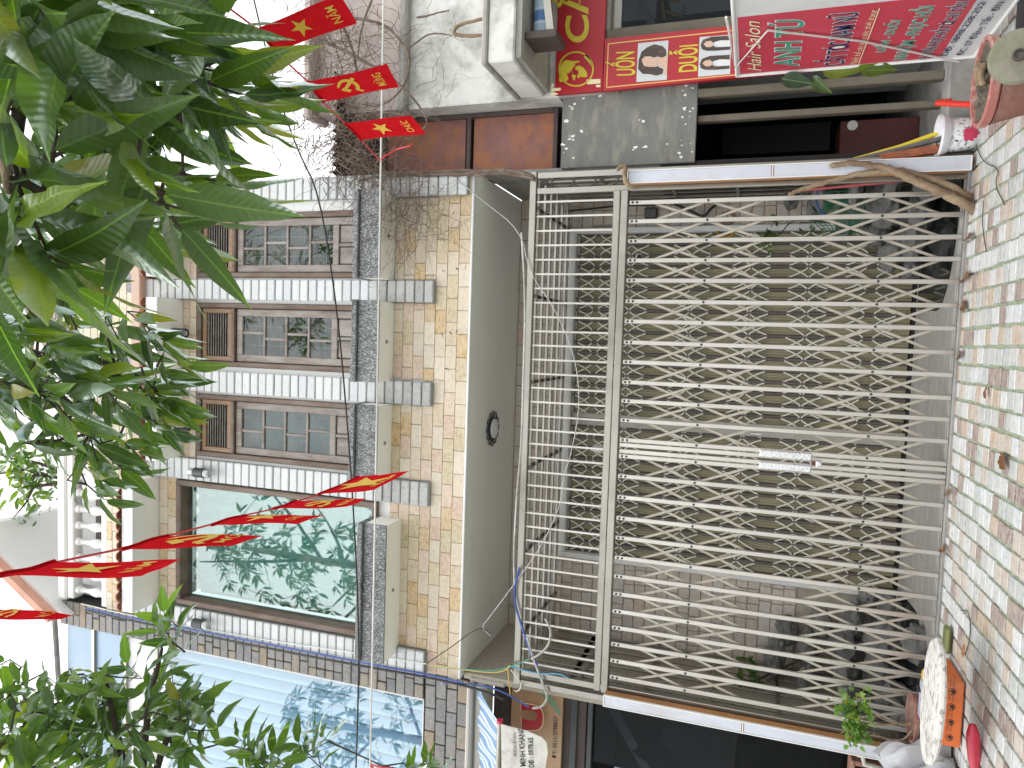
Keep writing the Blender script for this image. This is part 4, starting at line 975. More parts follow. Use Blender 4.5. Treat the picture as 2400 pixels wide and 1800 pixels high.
# ---------------------------------------------------------------- standing board square to the wall
XB = 2.13; B = PX(XB); LEFT = (-1, 0, 0)
t = thing('sign_board', 'white framed standing salon board with price lines square to the wall', 'sign', (XB+.05, 5.6, 0))
tl, bl_ = B(1727, 177), B(2284, 131); y1 = (tl.y+bl_.y)/2; zt_, zb_ = tl.z, bl_.z; y0 = y1-1.5
part('body', MB().cbox(XB, XB+.09, y0, y1, zb_, zt_, .008), MT['sheet_white'], t)
fm = MB(); w_ = .022
fm.tube([(XB-.004, y1, zb_), (XB-.004, y1, zt_+.0)], .012, 8); fm.tube([(XB-.004, y0, zt_), (XB-.004, y1, zt_)], .012, 8); fm.tube([(XB-.004, y0, zb_), (XB-.004, y1, zb_)], .012, 8)
part('frame', fm, MT['letter_white'], t, 50)
pr = [B(1733, 174), B(1722, 43), B(2290, 0), B(2195, 138)]
yr = B(1800, 33).y
zr = B(2200, 137).z; ya = B(1735, 173).y; zA = B(1733, 174).z
part('red_sheet', MB().box(XB-.004, XB-.001, yr, ya, zr, zA-.005), MT['board_red'], t)
lk = dict(plane=B, nrm=LEFT)
def bt(s, p0, p1, pt, mat, **k2): lettering(t, s, B, p0, p1, pt, mat, LEFT, lift=.010, **k2)
def c4(x, y): return (1800+x/3.687, y/3.687)
bt('Hair Salon', c3(2155,600), c3(2140,160), c3(2040,610), MT['letter_pale'], bold=.0, shear=.45)
bt('ANH TÚ', c4(262,560), c4(310,160), c4(60,565), MT['letter_green'], bold=.010, outline=.03, omat=MT['letter_white'])
bt('CẮT TÓC NAM NỮ', c4(655,545), c4(785,85), c4(490,560), MT['letter_navy'], bold=.006, outline=.03, omat=MT['letter_white'])
bt('Thiết kế các kiểu tóc thời trang', c4(765,545), c4(945,70), c4(715,548), MT['letter_pale'], bold=.0, shear=.35)
a, b = B(*c4(785, 540)), B(*c4(965, 60)); part('underline', MB().beam(a+V((-.008, 0, 0)), b+V((-.008, 0, 0)), .006, .003, (1, 0, 0)), MT['letter_pale'], t)
bt('UỐN - DUỖI', c4(1010,440), c4(1150,165), c4(935,442), MT['letter_green'], bold=.008, outline=.03, omat=MT['letter_white'])
bt('NHUỘM - PHỤC HỒI', c4(1190,505), c4(1440,40), c4(1085,508), MT['letter_green'], bold=.008, outline=.03, omat=MT['letter_white'])
bt('CHUYÊN PHỤC HỒI TÓC HƯ TỔN', c4(1390,500), c4(1740,0), c4(1300,503), MT['letter_navy'], bold=.006, outline=.03, omat=MT['letter_white'])
bt('DĐ: 0898.228.252', c4(1545,470), c4(1890,0), c4(1495,473), MT['letter_navy'], bold=.014)
bt('ĐC: 07 Đặng Tất - ĐN', c4(1680,465), c4(2050,0), c4(1625,468), MT['letter_navy'], bold=.014)
for y in (y1-.12, y0+.2): part('leg', MB().cbox(XB+.02, XB+.06, y-.02, y+.02, -.01, zb_, .004), MT['dark_frame'], t)
part('cord', MB().tube([B(*c3(1850, 120))+V((-.02,0,0)), B(1708, 60)+V((-.02,0,0)), B(1722, 150)+V((-.03,0,0)), B(*c4(0, 235))+V((-.02,0,0)), B(*c4(820, 330))+V((-.02,0,0)), B(*c4(1650, 510))+V((-.02,0,0))], .008, 6), MT['cable_white'], t, 60)
# ================================================================== neighbour with slate front
YL = 6.42; L = PY(YL)
nb = thing('slate_house', 'slate clad neighbour house with tall curtained glass front', 'house', (-4.3, 6.9, 0))
zc0, zc1 = 3.99, 9.36; xs0, xs1 = -3.665, -3.365
sw = part('wall', MB().box(-5.4, xs1, YL+.02, YL+.3, zc0, 4.485).box(xs0, xs1, YL+.021, YL+.299, 4.486, zc1), MT['dark_mortar'], nb)
rn = random.Random(21); z = 4.49; r = 0
while z < zc1-.02:
    sp = xs0+(xs1-xs0)*rn.choice((.33, .5, .66, 1.0)); xs_ = [xs0, sp, xs1] if sp < xs1-.01 else [xs0, xs1]
    for a, b in zip(xs_, xs_[1:]): tile(sw, (a+b)/2, YL+.008+rn.uniform(-.004, .004), z+.052, round(b-a-.008, 2), .03, .097, MT['slate'], .006, 'slate_stone', .008)
    z += .105
z = zc0+.01; r = 0
while z < 4.46:
    x = -5.3+(.12 if r % 2 else 0)
    while x < xs1-.02:
        a, b = x, min(x+.24, xs1); x += .24
        if b-a > .04: tile(sw, (a+b)/2, YL+.008+rn.uniform(-.004, .004), z+.057, round(b-a-.01, 2), .03, .108, MT['slate'], .006, 'slate_stone', .008)
    z += .118; r += 1
ztop = L(362, 1520).z
part('pane', MB().box(-5.4, xs0, YL+.03, YL+.037, 4.49, ztop), MT['blue_pane'], nb)
part('pane_trim', MB().cbox(xs0-.02, xs0-.001, YL+.01, YL+.05, 4.49, ztop, .004).cbox(-5.4, xs0-.021, YL+.011, YL+.05, 4.487, 4.50, .003), MT['sheet_white'], nb)
MT['blue_curtain'] = plain('blue_curtain', (.55,.66,.77), .8, var=.03, ns=2)
bp2 = (-xs0-0+5.4)
def blind_geo():
    m = MB(); n = 8; w = .132; h = (ztop-4.44)/2; vs = []
    for k in range(n+1):
        t = k/n-.5; vs += [(t*w, -.085*cos(t*pi)+.035*t, -h), (t*w, -.085*cos(t*pi)+.035*t, h)]
    return m.add(vs, [(2*k, 2*k+2, 2*k+3, 2*k+1) for k in range(n)])
bme2 = cmesh('blind_strip', blind_geo, MT['blue_curtain'], 180)
part('gap_shade_sheet', MB().box(-5.4, xs0, YL+.34, YL+.36, 4.4, ztop+.05), MT['dark_room'], nb)  # near-black sheet added to put shade into the gaps between strips
x = xs0-.066
while x > -5.35:
    put('blind_strip', bme2, (x, YL+.27, (4.42+ztop+.02)/2), nb); x -= .139
MT['blue_panel'] = plain('blue_panel', (.30,.42,.56), .35, var=.05, ns=3)
zq = [L(362, 1530).z, L(288, 1510).z, L(213, 1490).z, L(150, 1470).z]
for i, (a, b) in enumerate(zip(zq, zq[1:])):
    part('upper_panel', MB().box(-5.4, xs0, YL+.05, YL+.07, a+.02, b), MT['blue_panel'] if i else MT['sheet_white'], nb)
    part('panel_rail', MB().cbox(-5.4, xs0, YL+.02, YL+.08, a-.03, a+.019, .006), MT['steel_frame'], nb)
part('roof_rail', MB().tube([L(128, 1452), L(140, 1640)], .03, 8), MT['concrete'], nb)
part('cornice', MB().cbox(-5.4, xs1, YL-.10, YL+.2, 3.93, 3.988, .02).cbox(-5.4, xs1-.01, YL-.04, YL+.2, 3.80, 3.929, .03), MT['cornice'], nb)
part('cornice_end', MB().cbox(xs1-.009, XL-.002, YL-.02, YW, 3.62, 3.985, .01), MT['cornice'], nb)
# shop front below
part('lintel', MB().box(-5.4, -3.43, 6.62, 6.66, 2.85, 3.80), MT['dark_frame'], nb)
zs1 = PY(6.58)(1318, 1700).z
part('pane', MB().box(-5.4, -3.40, 6.66, 6.667, .0, 2.97), MT['dark_pane'], nb)
part('shop_rail', MB().cbox(-5.4, -3.4, 6.58, 6.63, 2.93, 3.0, .006).cbox(-5.4, -3.4, 6.585, 6.63, 2.78, 2.83, .006), MT['lamp_black'], nb)
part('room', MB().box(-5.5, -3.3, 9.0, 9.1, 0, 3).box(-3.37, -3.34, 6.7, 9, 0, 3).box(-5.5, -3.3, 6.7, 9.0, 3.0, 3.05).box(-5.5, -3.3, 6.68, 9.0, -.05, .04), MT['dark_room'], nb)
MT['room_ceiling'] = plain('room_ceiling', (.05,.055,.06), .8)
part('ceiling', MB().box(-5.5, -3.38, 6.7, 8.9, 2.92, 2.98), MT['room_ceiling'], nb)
part('inner_beam', MB().beam((-3.4, 7.0, 2.8), (-5.4, 8.6, 2.3), .12, .12), MT['black'], nb)
pp = PY(7.6); q = [pp(1560, 1672), pp(1685, 1705), pp(1690, 1830), pp(1530, 1830)]
pst = thing('poster', 'dim grey poster with dark round-backed shape behind the shop glass', 'poster', pp(1600, 1740))
part('sheet', MB().prism(q, (0, .02, 0)), plain('poster_grey', (.09,.09,.085), .7), pst)
part('shape_print', MB().prism([pp(*p)+V((0, -.006, 0)) for p in ((1480,1760),(1500,1748),(1530,1745),(1565,1752),(1585,1770),(1592,1795),(1570,1800),(1530,1795),(1500,1775))], (0, .004, 0)), MT['black'], pst)
# phone number sign
YP = 6.56; Q = PY(YP)
t = thing('shop_sign', 'orange brown shop sign with big red letter and phone number', 'sign', Q(1260, 1720))
zt2, zb2 = Q(1198, 1660).z, Q(1319, 1660).z; xr2 = Q(1260, 1622).x
MT['sign_tan'] = plain('sign_tan', (.42,.25,.15), .5, var=.12, ns=2.2, stain=(.44,.40,.24), sscale=1.6, samt=.7)
part('panel', MB().cbox(-5.3, xr2, YP, YP+.04, zb2, zt2, .004), MT['sign_tan'], t)
def z4(x, y): return (1090+x/3.967, 1560+y/3.967)
part('green_stripe', flat(Q, [z4(680,240), z4(790,255), z4(890,430), z4(890,480), z4(730,290)]), plain('sign_green', (.17,.27,.18), .5), t)
def ulet(off, mat, lift):
    pts = [(540,300),(570,325),(640,335),(700,355),(735,395),(742,450),(735,520),(705,560),(660,570),(560,565),(545,560),(545,440),(565,465),(640,480),(680,465),(690,430),(680,400),(640,385),(570,380),(545,400)]
    c = (640, 440); return flat(Q, [z4(c[0]+(x-c[0])*off, c[1]+(y-c[1])*off) for x, y in pts], lift)
part('letter_outline', ulet(1.07, MT['letter_pale'], .065), MT['letter_pale'], t); part('lettering', ulet(1.0, MT['sign_red'], .07), MT['sign_red'], t)
lettering(t, 'ĐT: 0511.3738827', Q, z4(850, 858), z4(862, 470), z4(812, 858), MT['letter_black'], FRONT, .004, .004)
# striped awning, pole and torn banner
aw2 = thing('striped_awning', 'blue and white striped awning on a round pole under the slate band', 'awning', (-4, 6.3, 3.6))
Mx = Mat('awning_stripe'); wv = Mx.n('ShaderNodeTexWave', bands_direction='X'); wv.inputs['Scale'].default_value = 2.3; wv.inputs['Distortion'].default_value = 2.0; wv.inputs['Detail Scale'].default_value = .5
Mx.l(Mx.coords(False), wv.inputs['Vector'])
MT['awning_stripe'] = Mx.set(Mx.ramp(wv.outputs['Fac'], [(.25, (.16,.27,.43)), (.45, (.36,.46,.56)), (.6, (.70,.71,.70)), (.8, (.62,.64,.64)), (.95, (.25,.36,.5))]), .5)
e0, e1, e2, e3 = PY(6.36)(1122, 1612), PY(6.36)(1122, 1830), PY(6.0)(1168, 1830), PY(6.0)(1168, 1690)
def awf(u, v):
    a = e0.lerp(e1, u); b = e3.lerp(e2, u); p = a.lerp(b, v); return p+V((0, 0, .015*sin(u*22+v*3)))
part('fabric', MB().grid(awf, 40, 8), MT['awning_stripe'], aw2, 60)
pa, pb = PY(6.0)(1172, 1691), PY(6.0)(1166, 1860)
part('pole', MB().tube([pa, pb], .026, 12), MT['steel_frame'], aw2, 50)
part('end_cap', MB().tube([pa+V((.015, 0, 0)), pa+V((-.012, 0, 0))], .031, 12), plain('cap_red', (.5, .03, .08), .4), aw2, 50)
YT = 5.97; T_ = PY(YT)
t = thing('torn_banner', 'torn dirty white banner with black lettering hanging from the awning pole', 'banner', T_(1230, 1760))
bo = [(1174,1697),(1200,1704),(1232,1712),(1270,1728),(1281,1740),(1284,1765),(1278,1800),(1284,1850),(1176,1850)]
MT['banner'] = plain('banner', (.55,.54,.51), .7, var=.12, ns=8, bump=.8, stain=(.22,.20,.17), sscale=7, samt=.5, bs=9)
part('sheet', MB().prism([T_(*p) for p in bo], (0, .004, 0)), MT['banner'], t)
lettering(t, 'MINH KHANG', T_, z4(565, 930), z4(545, 560), z4(515, 945), MT['letter_black'], FRONT, .004, .014, shear=.15)
lettering(t, 'DĐ : 0978.65', T_, z4(640, 945), z4(630, 665), z4(595, 950), MT['letter_black'], FRONT, .004, .014, shear=.15)
lettering(t, 'MÁI HIÊN, BẠT XẾP DI ĐỘNG', T_, z4(480, 840), z4(475, 620), z4(455, 842), MT['letter_black'], FRONT, .004, .0)
# ================================================================== flags on strings
Mx = Mat('flag_cloth'); v_ = Mx.coords(); c_ = Mx.ramp(Mx.noise(v_, 30, 4), [(.3, (.52,.010,.016)), (.7, (.60,.015,.024))])
df = Mx.n('ShaderNodeBsdfDiffuse'); tl_ = Mx.n('ShaderNodeBsdfTranslucent'); Mx.l(c_, df.inputs[0]); Mx.l(c_, tl_.inputs[0])
mx_ = Mx.n('ShaderNodeMixShader'); mx_.inputs[0].default_value = .35; Mx.l(df.outputs[0], mx_.inputs[1]); Mx.l(tl_.outputs[0], mx_.inputs[2]); Mx.l(mx_.outputs[0], Mx.o.inputs[0])
MT['flag_red'] = Mx.m; MT['flag_gold'] = plain('flag_gold', (.72,.46,.05), .7, var=.03)
def star_pts(cx, cy, r, rot=0, asp=1):
    o_ = []
    for k in range(10):
        a = pi/2+rot+k*pi/5; rr = r if k % 2 == 0 else r*.40
        o_.append((cx+cos(a)*rr*asp, cy+sin(a)*rr))
    return o_
def flag(A, B, drop, word, emblem, label, seed, group):
    """A-B is the top edge on the string, drop the hanging side"""
    rn = random.Random(seed); ph = rn.uniform(0, 6); A, B, drop = V(A), V(B), V(drop)
    t = thing('flag', label, 'flag', (A+B)/2, group); n0 = (B-A).cross(drop).normalized()
    side = 1 if n0.dot(EYE-(A+B)/2) > 0 else -1; n0 = n0*side
    def cl(u, v): return A.lerp(B, u)+drop*v+n0*(.005*sin(v*5+ph+u*2)*v+.002*sin(u*6+ph))
    me = MB().grid(cl, 8, 12); part('cloth', me, MT['flag_red'], t, 180)
    part('hem', MB().tube([cl(i/6, .004) for i in range(7)], .006, 6), MT['flag_red'], t, 60)
    # reading direction of the print as seen from the camera
    pa, pb = proj(A), proj(B); flip = pa[1] < pb[1]
    U_ = (lambda u: 1-u) if flip else (lambda u: u)
    asp = drop.length/(B-A).length
    def pr(x, y): return cl(min(1, max(0, U_(x))), min(1, max(0, y)))+n0*.0035
    def poly(pts, nm): 
        m = MB(); c = (sum(p[0] for p in pts)/len(pts), sum(p[1] for p in pts)/len(pts)); q = [pr(*p) for p in pts]
        m.add([pr(*c)]+q, [(0, 1+i, 1+(i+1) % len(q)) for i in range(len(q))]); return part(nm, m, MT['flag_gold'], t)
    if emblem == 'star':
        poly([(x, .44-(y-0)/asp*1.0) for x, y in star_pts(.5, 0, .38)], 'star')
    else:
        def E(x, y): return (.5+x*1.35, .44-y*1.35/asp)
        sick = [E(cos(a)*.27-.02, sin(a)*.27) for a in [radians(215+i*(-38+360-215+38+30)/16*.86) for i in range(17)]]
        inn = [E(cos(a)*.19+.0, sin(a)*.19+.015) for a in [radians(225+i*(200)/14) for i in range(15)]]
        out = [E(cos(a)*.27, sin(a)*.27) for a in [radians(215+i*(230)/14) for i in range(15)]]
        m = MB(); q = [pr(*p) for p in out]+[pr(*p) for p in inn]; m.add(q, [(i, i+1, 15+i+1, 15+i) for i in range(14)]); part('sickle', m, MT['flag_gold'], t)
        poly([E(-.16, -.12), E(-.12, -.16), E(-.24, -.30), E(-.29, -.25)], 'sickle_grip')
        poly([E(-.20, .06), E(-.06, .22), E(.02, .14), E(-.12, -.02)], 'hammer_head')
        poly([E(-.10, .10), E(-.04, .16), E(.28, -.20), E(.22, -.27)], 'hammer_shaft')
    tm = text_map(word, lambda x, y: pr(.2+.6*x, .88-.10*y), .008); part('lettering', tm, MT['flag_gold'], t)
    return t
def lerp_px(p, q, t): return (p[0]+(q[0]-p[0])*t, p[1]+(q[1]-p[1])*t)
FG1 = 'flags on the string over the vine corner'; FG2 = 'flags on the string over the picture window'
S1 = [PR(470, -30, 2.2), PR(600, 66, 2.42), PR(646, 122, 2.48), PR(722, 192, 2.72), PR(757, 240, 2.80), PR(808, 288, 3.15), PR(846, 327, 3.22), wp(890, 376)]
flag(S1[1], S1[2], (.035, -.05, -.31), 'NĂM', 'star', 'red flag with yellow star on the vine corner string, closest to the big leaves', 1, FG1)
flag(S1[3], S1[4], (.02, -.02, -.31), 'MỪNG', 'sickle', 'red hammer and sickle flag on the vine corner string, half under leaves', 2, FG1)
flag(S1[5], S1[6], (.01, .0, -.30), 'CHÚC', 'star', 'red flag with yellow star on the vine corner string, next to the knot', 3, FG1)
solid('flag_string', MB().tube(S1, .003, 5), MT['cable_red'], 'red string carrying three flags down to the white cord', 'string')
a = S1[-1]; solid('string_tail', MB().tube([a, a+V((.02, 0, -.03)), a+V((.05, .01, -.08)), a+V((.06, 0, -.16)), a+V((.07, 0, -.17))], .004, 5), MT['cable_red'], 'loose red string end knotted on the white cord by the dry vine', 'string')
S2 = [PR(-160, 1400, 1.35), PR(-8, 1352, 1.56), PR(125, 1319, 1.74), PR(285, 1286, 2.02), PR(393, 1256, 2.2), PR(495, 1229, 2.42), PR(575, 1207, 2.58), PR(640, 1193, 2.74), PR(693, 1175, 2.86), PR(745, 1160, 3.05), PR(840, 1118, 3.4), wp(882, 1114)]
flag(S2[1], S2[2], (.034, .02, -.30), 'NĂM', 'star', 'largest red star flag on the window string, hanging by the balustrade', 4, FG2)
flag(S2[3], S2[4], (.036, .02, -.30), 'MỚI', 'sickle', 'red hammer and sickle flag across the top edge of the picture window', 5, FG2)
flag(S2[5], S2[6], (.036, .01, -.30), 'CHÚC', 'star', 'red star flag in front of the picture window glass', 6, FG2)
flag(S2[7], S2[8], (.034, .01, -.30), 'MỪNG', 'sickle', 'red hammer and sickle flag in front of the picture window glass', 7, FG2)
flag(S2[9], S2[10], (.045, .0, -.26), 'NĂM', 'star', 'red star flag over the white column, last before the white cord', 8, FG2)
flag(PR(-120, 1440, 1.75), PR(-60, 1425, 1.8), (.02, .01, -.25), 'MỚI', 'sickle', 'red flag of which only the tip shows against the sky', 9, FG2)
solid('flag_string', MB().tube(S2, .003, 5), MT['cable_red'], 'red string carrying five flags past the balustrade to the white cord', 'string')
a = wp(868, 1792); solid('string_tail', MB().tube([a, a+V((.0, 0, -.07)), a+V((.01, 0, -.12)), a+V((-.03, 0, -.10)), a+V((-.02, 0, -.02)), a], .004, 5), MT['cable_red'], 'red string loop hanging on the white cord before the curtained glass', 'string')
# ================================================================== leaves
def leaf_mat(name, dark, light, back):
    M = Mat(name); oi = M.n('ShaderNodeObjectInfo'); tc = M.n('ShaderNodeTexCoord')
    M.t.nodes.remove(M.b)
    c = M.ramp(oi.outputs['Random'], [(0, dark), (.30, tuple(.5*(a+b) for a, b in zip(dark, light))), (.80, light), (.93, tuple(x*y for x, y in zip(light, (1.7, 1.35, .7)))), (.985, (.30,.26,.03))])
    sx = M.n('ShaderNodeSeparateXYZ'); M.l(tc.outputs['Object'], sx.inputs[0])
    ab = M.n('ShaderNodeMath', operation='ABSOLUTE'); M.l(sx.outputs[0], ab.inputs[0])
    # side veins slanting from the midrib
    ma = M.n('ShaderNodeMath', operation='MULTIPLY_ADD'); M.l(ab.outputs[0], ma.inputs[0]); ma.inputs[1].default_value = -.75; M.l(sx.outputs[1], ma.inputs[2])
    si = M.n('ShaderNodeMath', operation='MULTIPLY'); M.l(ma.outputs[0], si.inputs[0]); si.inputs[1].default_value = 95
    sn = M.n('ShaderNodeMath', operation='SINE'); M.l(si.outputs[0], sn.inputs[0])
    ve = M.ramp(sn.outputs[0], [(.86, g3(0)), (1, g3(.16))])
    mid = M.ramp(ab.outputs[0], [(0, g3(1)), (.004, g3(.8)), (.009, g3(0))])
    c = M.mix(ve, c, tuple(min(1, x*1.9+.02) for x in light)); c = M.mix(M.mix(1, mid, g3(.6), 'MULTIPLY'), c, tuple(min(1, x*2.2+.03) for x in light))
    ge = M.n('ShaderNodeNewGeometry'); c2 = M.mix(ge.outputs['Backfacing'], c, M.mix(.55, c, back))
    c2 = M.mix(1.0, c2, M.ramp(M.noise(M.coords(), 9, 5, .6), [(.3, g3(.72)), (.65, g3(1))]), 'MULTIPLY')
    df = M.n('ShaderNodeBsdfDiffuse'); M.l(c2, df.inputs[0])
    tr = M.n('ShaderNodeBsdfTranslucent'); M.l(M.mix(1, c, (1.45, 1.6, .55), 'MULTIPLY'), tr.inputs[0])
    mx = M.n('ShaderNodeMixShader'); mx.inputs[0].default_value = .50; M.l(df.outputs[0], mx.inputs[1]); M.l(tr.outputs[0], mx.inputs[2])
    gl = M.n('ShaderNodeBsdfGlossy'); gl.inputs['Roughness'].default_value = .32; gl.inputs['Color'].default_value = (.8,.9,.9,1)
    bp_ = M.n('ShaderNodeBump'); bp_.inputs['Strength'].default_value = .10; bp_.inputs['Distance'].default_value = .01; M.l(sn.outputs[0], bp_.inputs['Height']); M.l(bp_.outputs[0], gl.inputs['Normal']); M.l(bp_.outputs[0], df.inputs['Normal'])
    fr_ = M.n('ShaderNodeLayerWeight'); fr_.inputs['Blend'].default_value = .22
    m2 = M.n('ShaderNodeMixShader'); M.l(M.mix(1, M.ramp(fr_.outputs['Fresnel'], [(0, g3(.03)), (1, g3(.55))]), g3(1), 'MULTIPLY'), m2.inputs[0]); M.l(mx.outputs[0], m2.inputs[1]); M.l(gl.outputs[0], m2.inputs[2])
    M.l(m2.outputs[0], M.o.inputs[0]); return M.m
MT['leaf'] = leaf_mat('leaf', (.028,.066,.022), (.125,.215,.035), (.11,.18,.085))
MT['leaf_young'] = leaf_mat('leaf_young', (.032,.08,.022), (.14,.24,.04), (.12,.19,.08))
def leaf_geo(seed, slim=.27):
    rn = random.Random(seed); m = MB(); n = 12; vs = []
    droop = rn.uniform(.05, .30); tw = rn.uniform(-.7, .7); fold = rn.uniform(.1, .5); wav = rn.uniform(.012, .03); ph = rn.uniform(0, 6); side = rn.uniform(-.08, .08)
    for i in range(n+1):
        t = i/n; w = slim*.5*(sin(pi*min(1, t*.98+.02)**.78)**.85)*(1-.25*t) if t < .9 else slim*.5*.16*(1-t)/.1
        if i == 0: w = .006
        if i == n: w = .002
        y = t; z = -droop*t*t; x0 = side*sin(pi*t); a = tw*t
        for k in (-1, -.55, 0, .55, 1):
            xx = k*w; zz = abs(k)*w*fold+wav*sin(t*17+ph+(k > 0)*1.3)*abs(k)*(w/slim*2)
            vs.append((x0+xx*cos(a)-zz*sin(a), y, z+xx*sin(a)+zz*cos(a)))
    fs = [(i*5+k, i*5+k+1, (i+1)*5+k+1, (i+1)*5+k) for i in range(n) for k in range(4)]
    return m.add(vs, fs)
LEAF = [cmesh(('leaf', k), lambda: leaf_geo(k, .255+.025*(k % 4)), MT['leaf'], 180) for k in range(8)]
YLEAF = [cmesh(('leaf_young', k), lambda: leaf_geo(k+50, .31+.03*(k % 3)), MT['leaf_young'], 180) for k in range(6)]
def inpoly(x, y, P):
    r = False; j = len(P)-1
    for i in range(len(P)):
        if (P[i][1] > y) != (P[j][1] > y) and x < (P[j][0]-P[i][0])*(y-P[i][1])/(P[j][1]-P[i][1])+P[i][0]: r = not r
        j = i
    return r
def ori(axis, roll, rn):
    y = V(axis).normalized(); z = V((rn.uniform(-.35, .35), rn.uniform(-.5, .3), 1)); z = (z-y*z.dot(y))
    if z.length < .15: z = V((0, -1, 0))-y*V((0, -1, 0)).dot(y)
    z.normalize(); x = y.cross(z); m = Matrix((x, y, z)).transposed()
    return (Quaternion(y, roll) @ m.to_quaternion())
class Tree:
    def __init__(s, name, label, base, group, seed):
        s.t = thing(name, label, 'tree', base, group); s.rn = random.Random(seed); s.leaves = []; s.tw = MB(); s.limbs = []
    def limb(s, pts, r0, r1, mat='dark_bark', name='limb'):
        P = [V(p) for p in pts]
        for _ in range(2):
            Q = [P[0]]
            for a, b in zip(P, P[1:]): Q += [a*.75+b*.25, a*.25+b*.75]
            Q.append(P[-1]); P = Q
        n = len(P); part(name, MB().tube(P, [r0+(r1-r0)*i/(n-1) for i in range(n)], 8), MT[mat], s.t, 60); s.limbs += P[2:]
    def sprig(s, c, n, size, out, spread=1.0, meshes=LEAF):
        """twig ending at c with n leaves round its tip"""
        rn = s.rn; c = V(c); tip = V(out).normalized()
        near = min(s.limbs, key=lambda p: (p-c).length) if s.limbs else c-tip*.3
        st = c-tip*(size*.55); mid = (near+st)/2+V((rn.uniform(-.05, .05), rn.uniform(-.05, .05), rn.uniform(-.02, .08)))
        s.tw.tube([near, mid, st, c], [.007*size/.22, .005*size/.22, .004*size/.22, .0028*size/.22], 5)
        s.limbs += [mid, st]
        for k in range(n):
            t = k/max(1, n-1); p = st.lerp(c, t); g = k*2.4+rn.uniform(-.4, .4); o1 = tip.orthogonal().normalized(); o2 = tip.cross(o1)
            ax = tip*(.35+.55*t)+(o1*cos(g)+o2*sin(g))*(.95-.45*t)*spread+V((0, 0, -.30))
            L_ = size*rn.uniform(.72, 1.12)*(.8+.3*(1-abs(t-.5)))
            pet = p+ax.normalized()*L_*.07; s.tw.tube([p, pet], [.0022*size/.22, .0016*size/.22], 4, False)
            s.leaves.append((rn.choice(meshes), pet, ori(ax, rn.uniform(-.7, .7), rn), L_))
    def done(s, maxn=300):
        part('twigs', s.tw, MT['dark_bark'], s.t)['kind'] = 'stuff'
        def vis(l):
            x, y, w = proj(l[1]); return (0 if (w > 0 and -60 < x < 2460 and -60 < y < 1860) else 1, w)
        s.leaves.sort(key=vis); ex = MB()
        for i, (me, p, q, L_) in enumerate(s.leaves):
            if i < maxn: put('leaf', me, p, s.t, q, L_)
            else:
                R3 = q.to_matrix(); ex.add([p+R3 @ (v.co*L_) for v in me.vertices], [tuple(f.vertices) for f in me.polygons])
        if ex.v:
            o = part('foliage', ex, MT['leaf'], s.t, 180); o['kind'] = 'stuff'
def scatter(P, n, rn, mind):
    out = []; xs = [p[0] for p in P]; ys = [p[1] for p in P]; tries = 0
    while len(out) < n and tries < 8000:
        tries += 1; x, y = rn.uniform(min(xs), max(xs)), rn.uniform(min(ys), max(ys))
        if inpoly(x, y, P) and all((x-a)**2+(y-b)**2 > mind*mind for a, b in out): out.append((x, y))
    return out
TG = 'broad leaved street trees'
# tree whose big leaves hang over the vine corner
P1 = [(-60,-60),(600,-60),(610,40),(540,90),(600,130),(640,180),(600,250),(560,290),(480,300),(440,350),(470,420),(540,430),(560,480),(480,530),(420,560),(380,540),(280,590),(240,640),(120,640),(-60,660)]
ta = Tree('street_tree', 'tree whose large drooping leaves hang over the vine corner and flags', (2.6, 1.0, -.15), TG, 31)
ta.limb([(2.6, 1.0, -.15), (2.58, 1.02, 1.2), (2.5, 1.05, 2.6), (2.45, 1.1, 4.2)], .14, .09, 'bark', 'trunk')
ta.limb([(2.5, 1.05, 2.6), PR(200, -420, 2.4), PR(120, -120, 2.5), PR(60, 120, 2.6), PR(30, 400, 2.7)], .05, .012)
ta.limb([(2.52, 1.05, 2.4), PR(420, -400, 2.3), PR(330, -60, 2.5), PR(300, 160, 2.6), PR(260, 380, 2.8)], .04, .01)
ta.limb([PR(60, 120, 2.6), PR(-10, 300, 2.2), PR(30, 480, 2.0), PR(-10, 640, 2.0)], .014, .006, 'bark')
ta.limb([PR(160, -60, 2.0), PR(175, 60, 1.95), PR(200, 120, 1.95)], .012, .005, 'bark')
for i, (x, y) in enumerate(scatter(P1, 64, ta.rn, 37)):
    r = ta.rn.choice((1.75, 2.0, 2.3, 2.6, 2.8))
    ta.sprig(PR(x-40, y-10, r), ta.rn.choice((4, 5, 5)), .27, (-.35+ta.rn.uniform(-.8, .8), .1+ta.rn.uniform(-.7, .5), -.35+ta.rn.uniform(-.5, .5)), 1.1)
for (x, y, r) in ((560, 430, 2.0), (500, 500, 2.1), (600, 180, 2.1), (420, 545, 2.3), (520, 250, 2.2), (620, 250, 2.3)):
    ta.sprig(PR(x-30, y, r), 4, .23, (-.2, .1, -.9), .6)
ta.done()
# tree whose boughs hang before the middle of the house
P2 = [(-50,700),(180,690),(280,770),(330,830),(380,860),(400,920),(390,990),(330,1010),(290,1080),(250,1130),(200,1090),(150,1060),(90,1040),(40,1000),(-50,980)]
tb = Tree('street_tree', 'tree whose leafy boughs hang before the gable and shutter windows', (.9, -1.6, -.15), TG, 47)
tb.limb([(.9, -1.6, -.15), (.92, -1.55, 1.4), (.85, -1.4, 2.9), (.7, -1.0, 4.4)], .16, .10, 'bark', 'trunk')
tb.limb([(.85, -1.4, 2.9), (.6, -.2, 3.9), (.3, 1.0, 4.5), PR(-200, 800, 3.9), PR(40, 860, 4.0), PR(130, 920, 4.0), PR(200, 980, 3.9)], .07, .010)
tb.limb([PR(-200, 800, 3.9), PR(20, 740, 3.9), PR(120, 800, 3.8), PR(300, 870, 3.7), PR(340, 890, 3.6)], .02, .006)
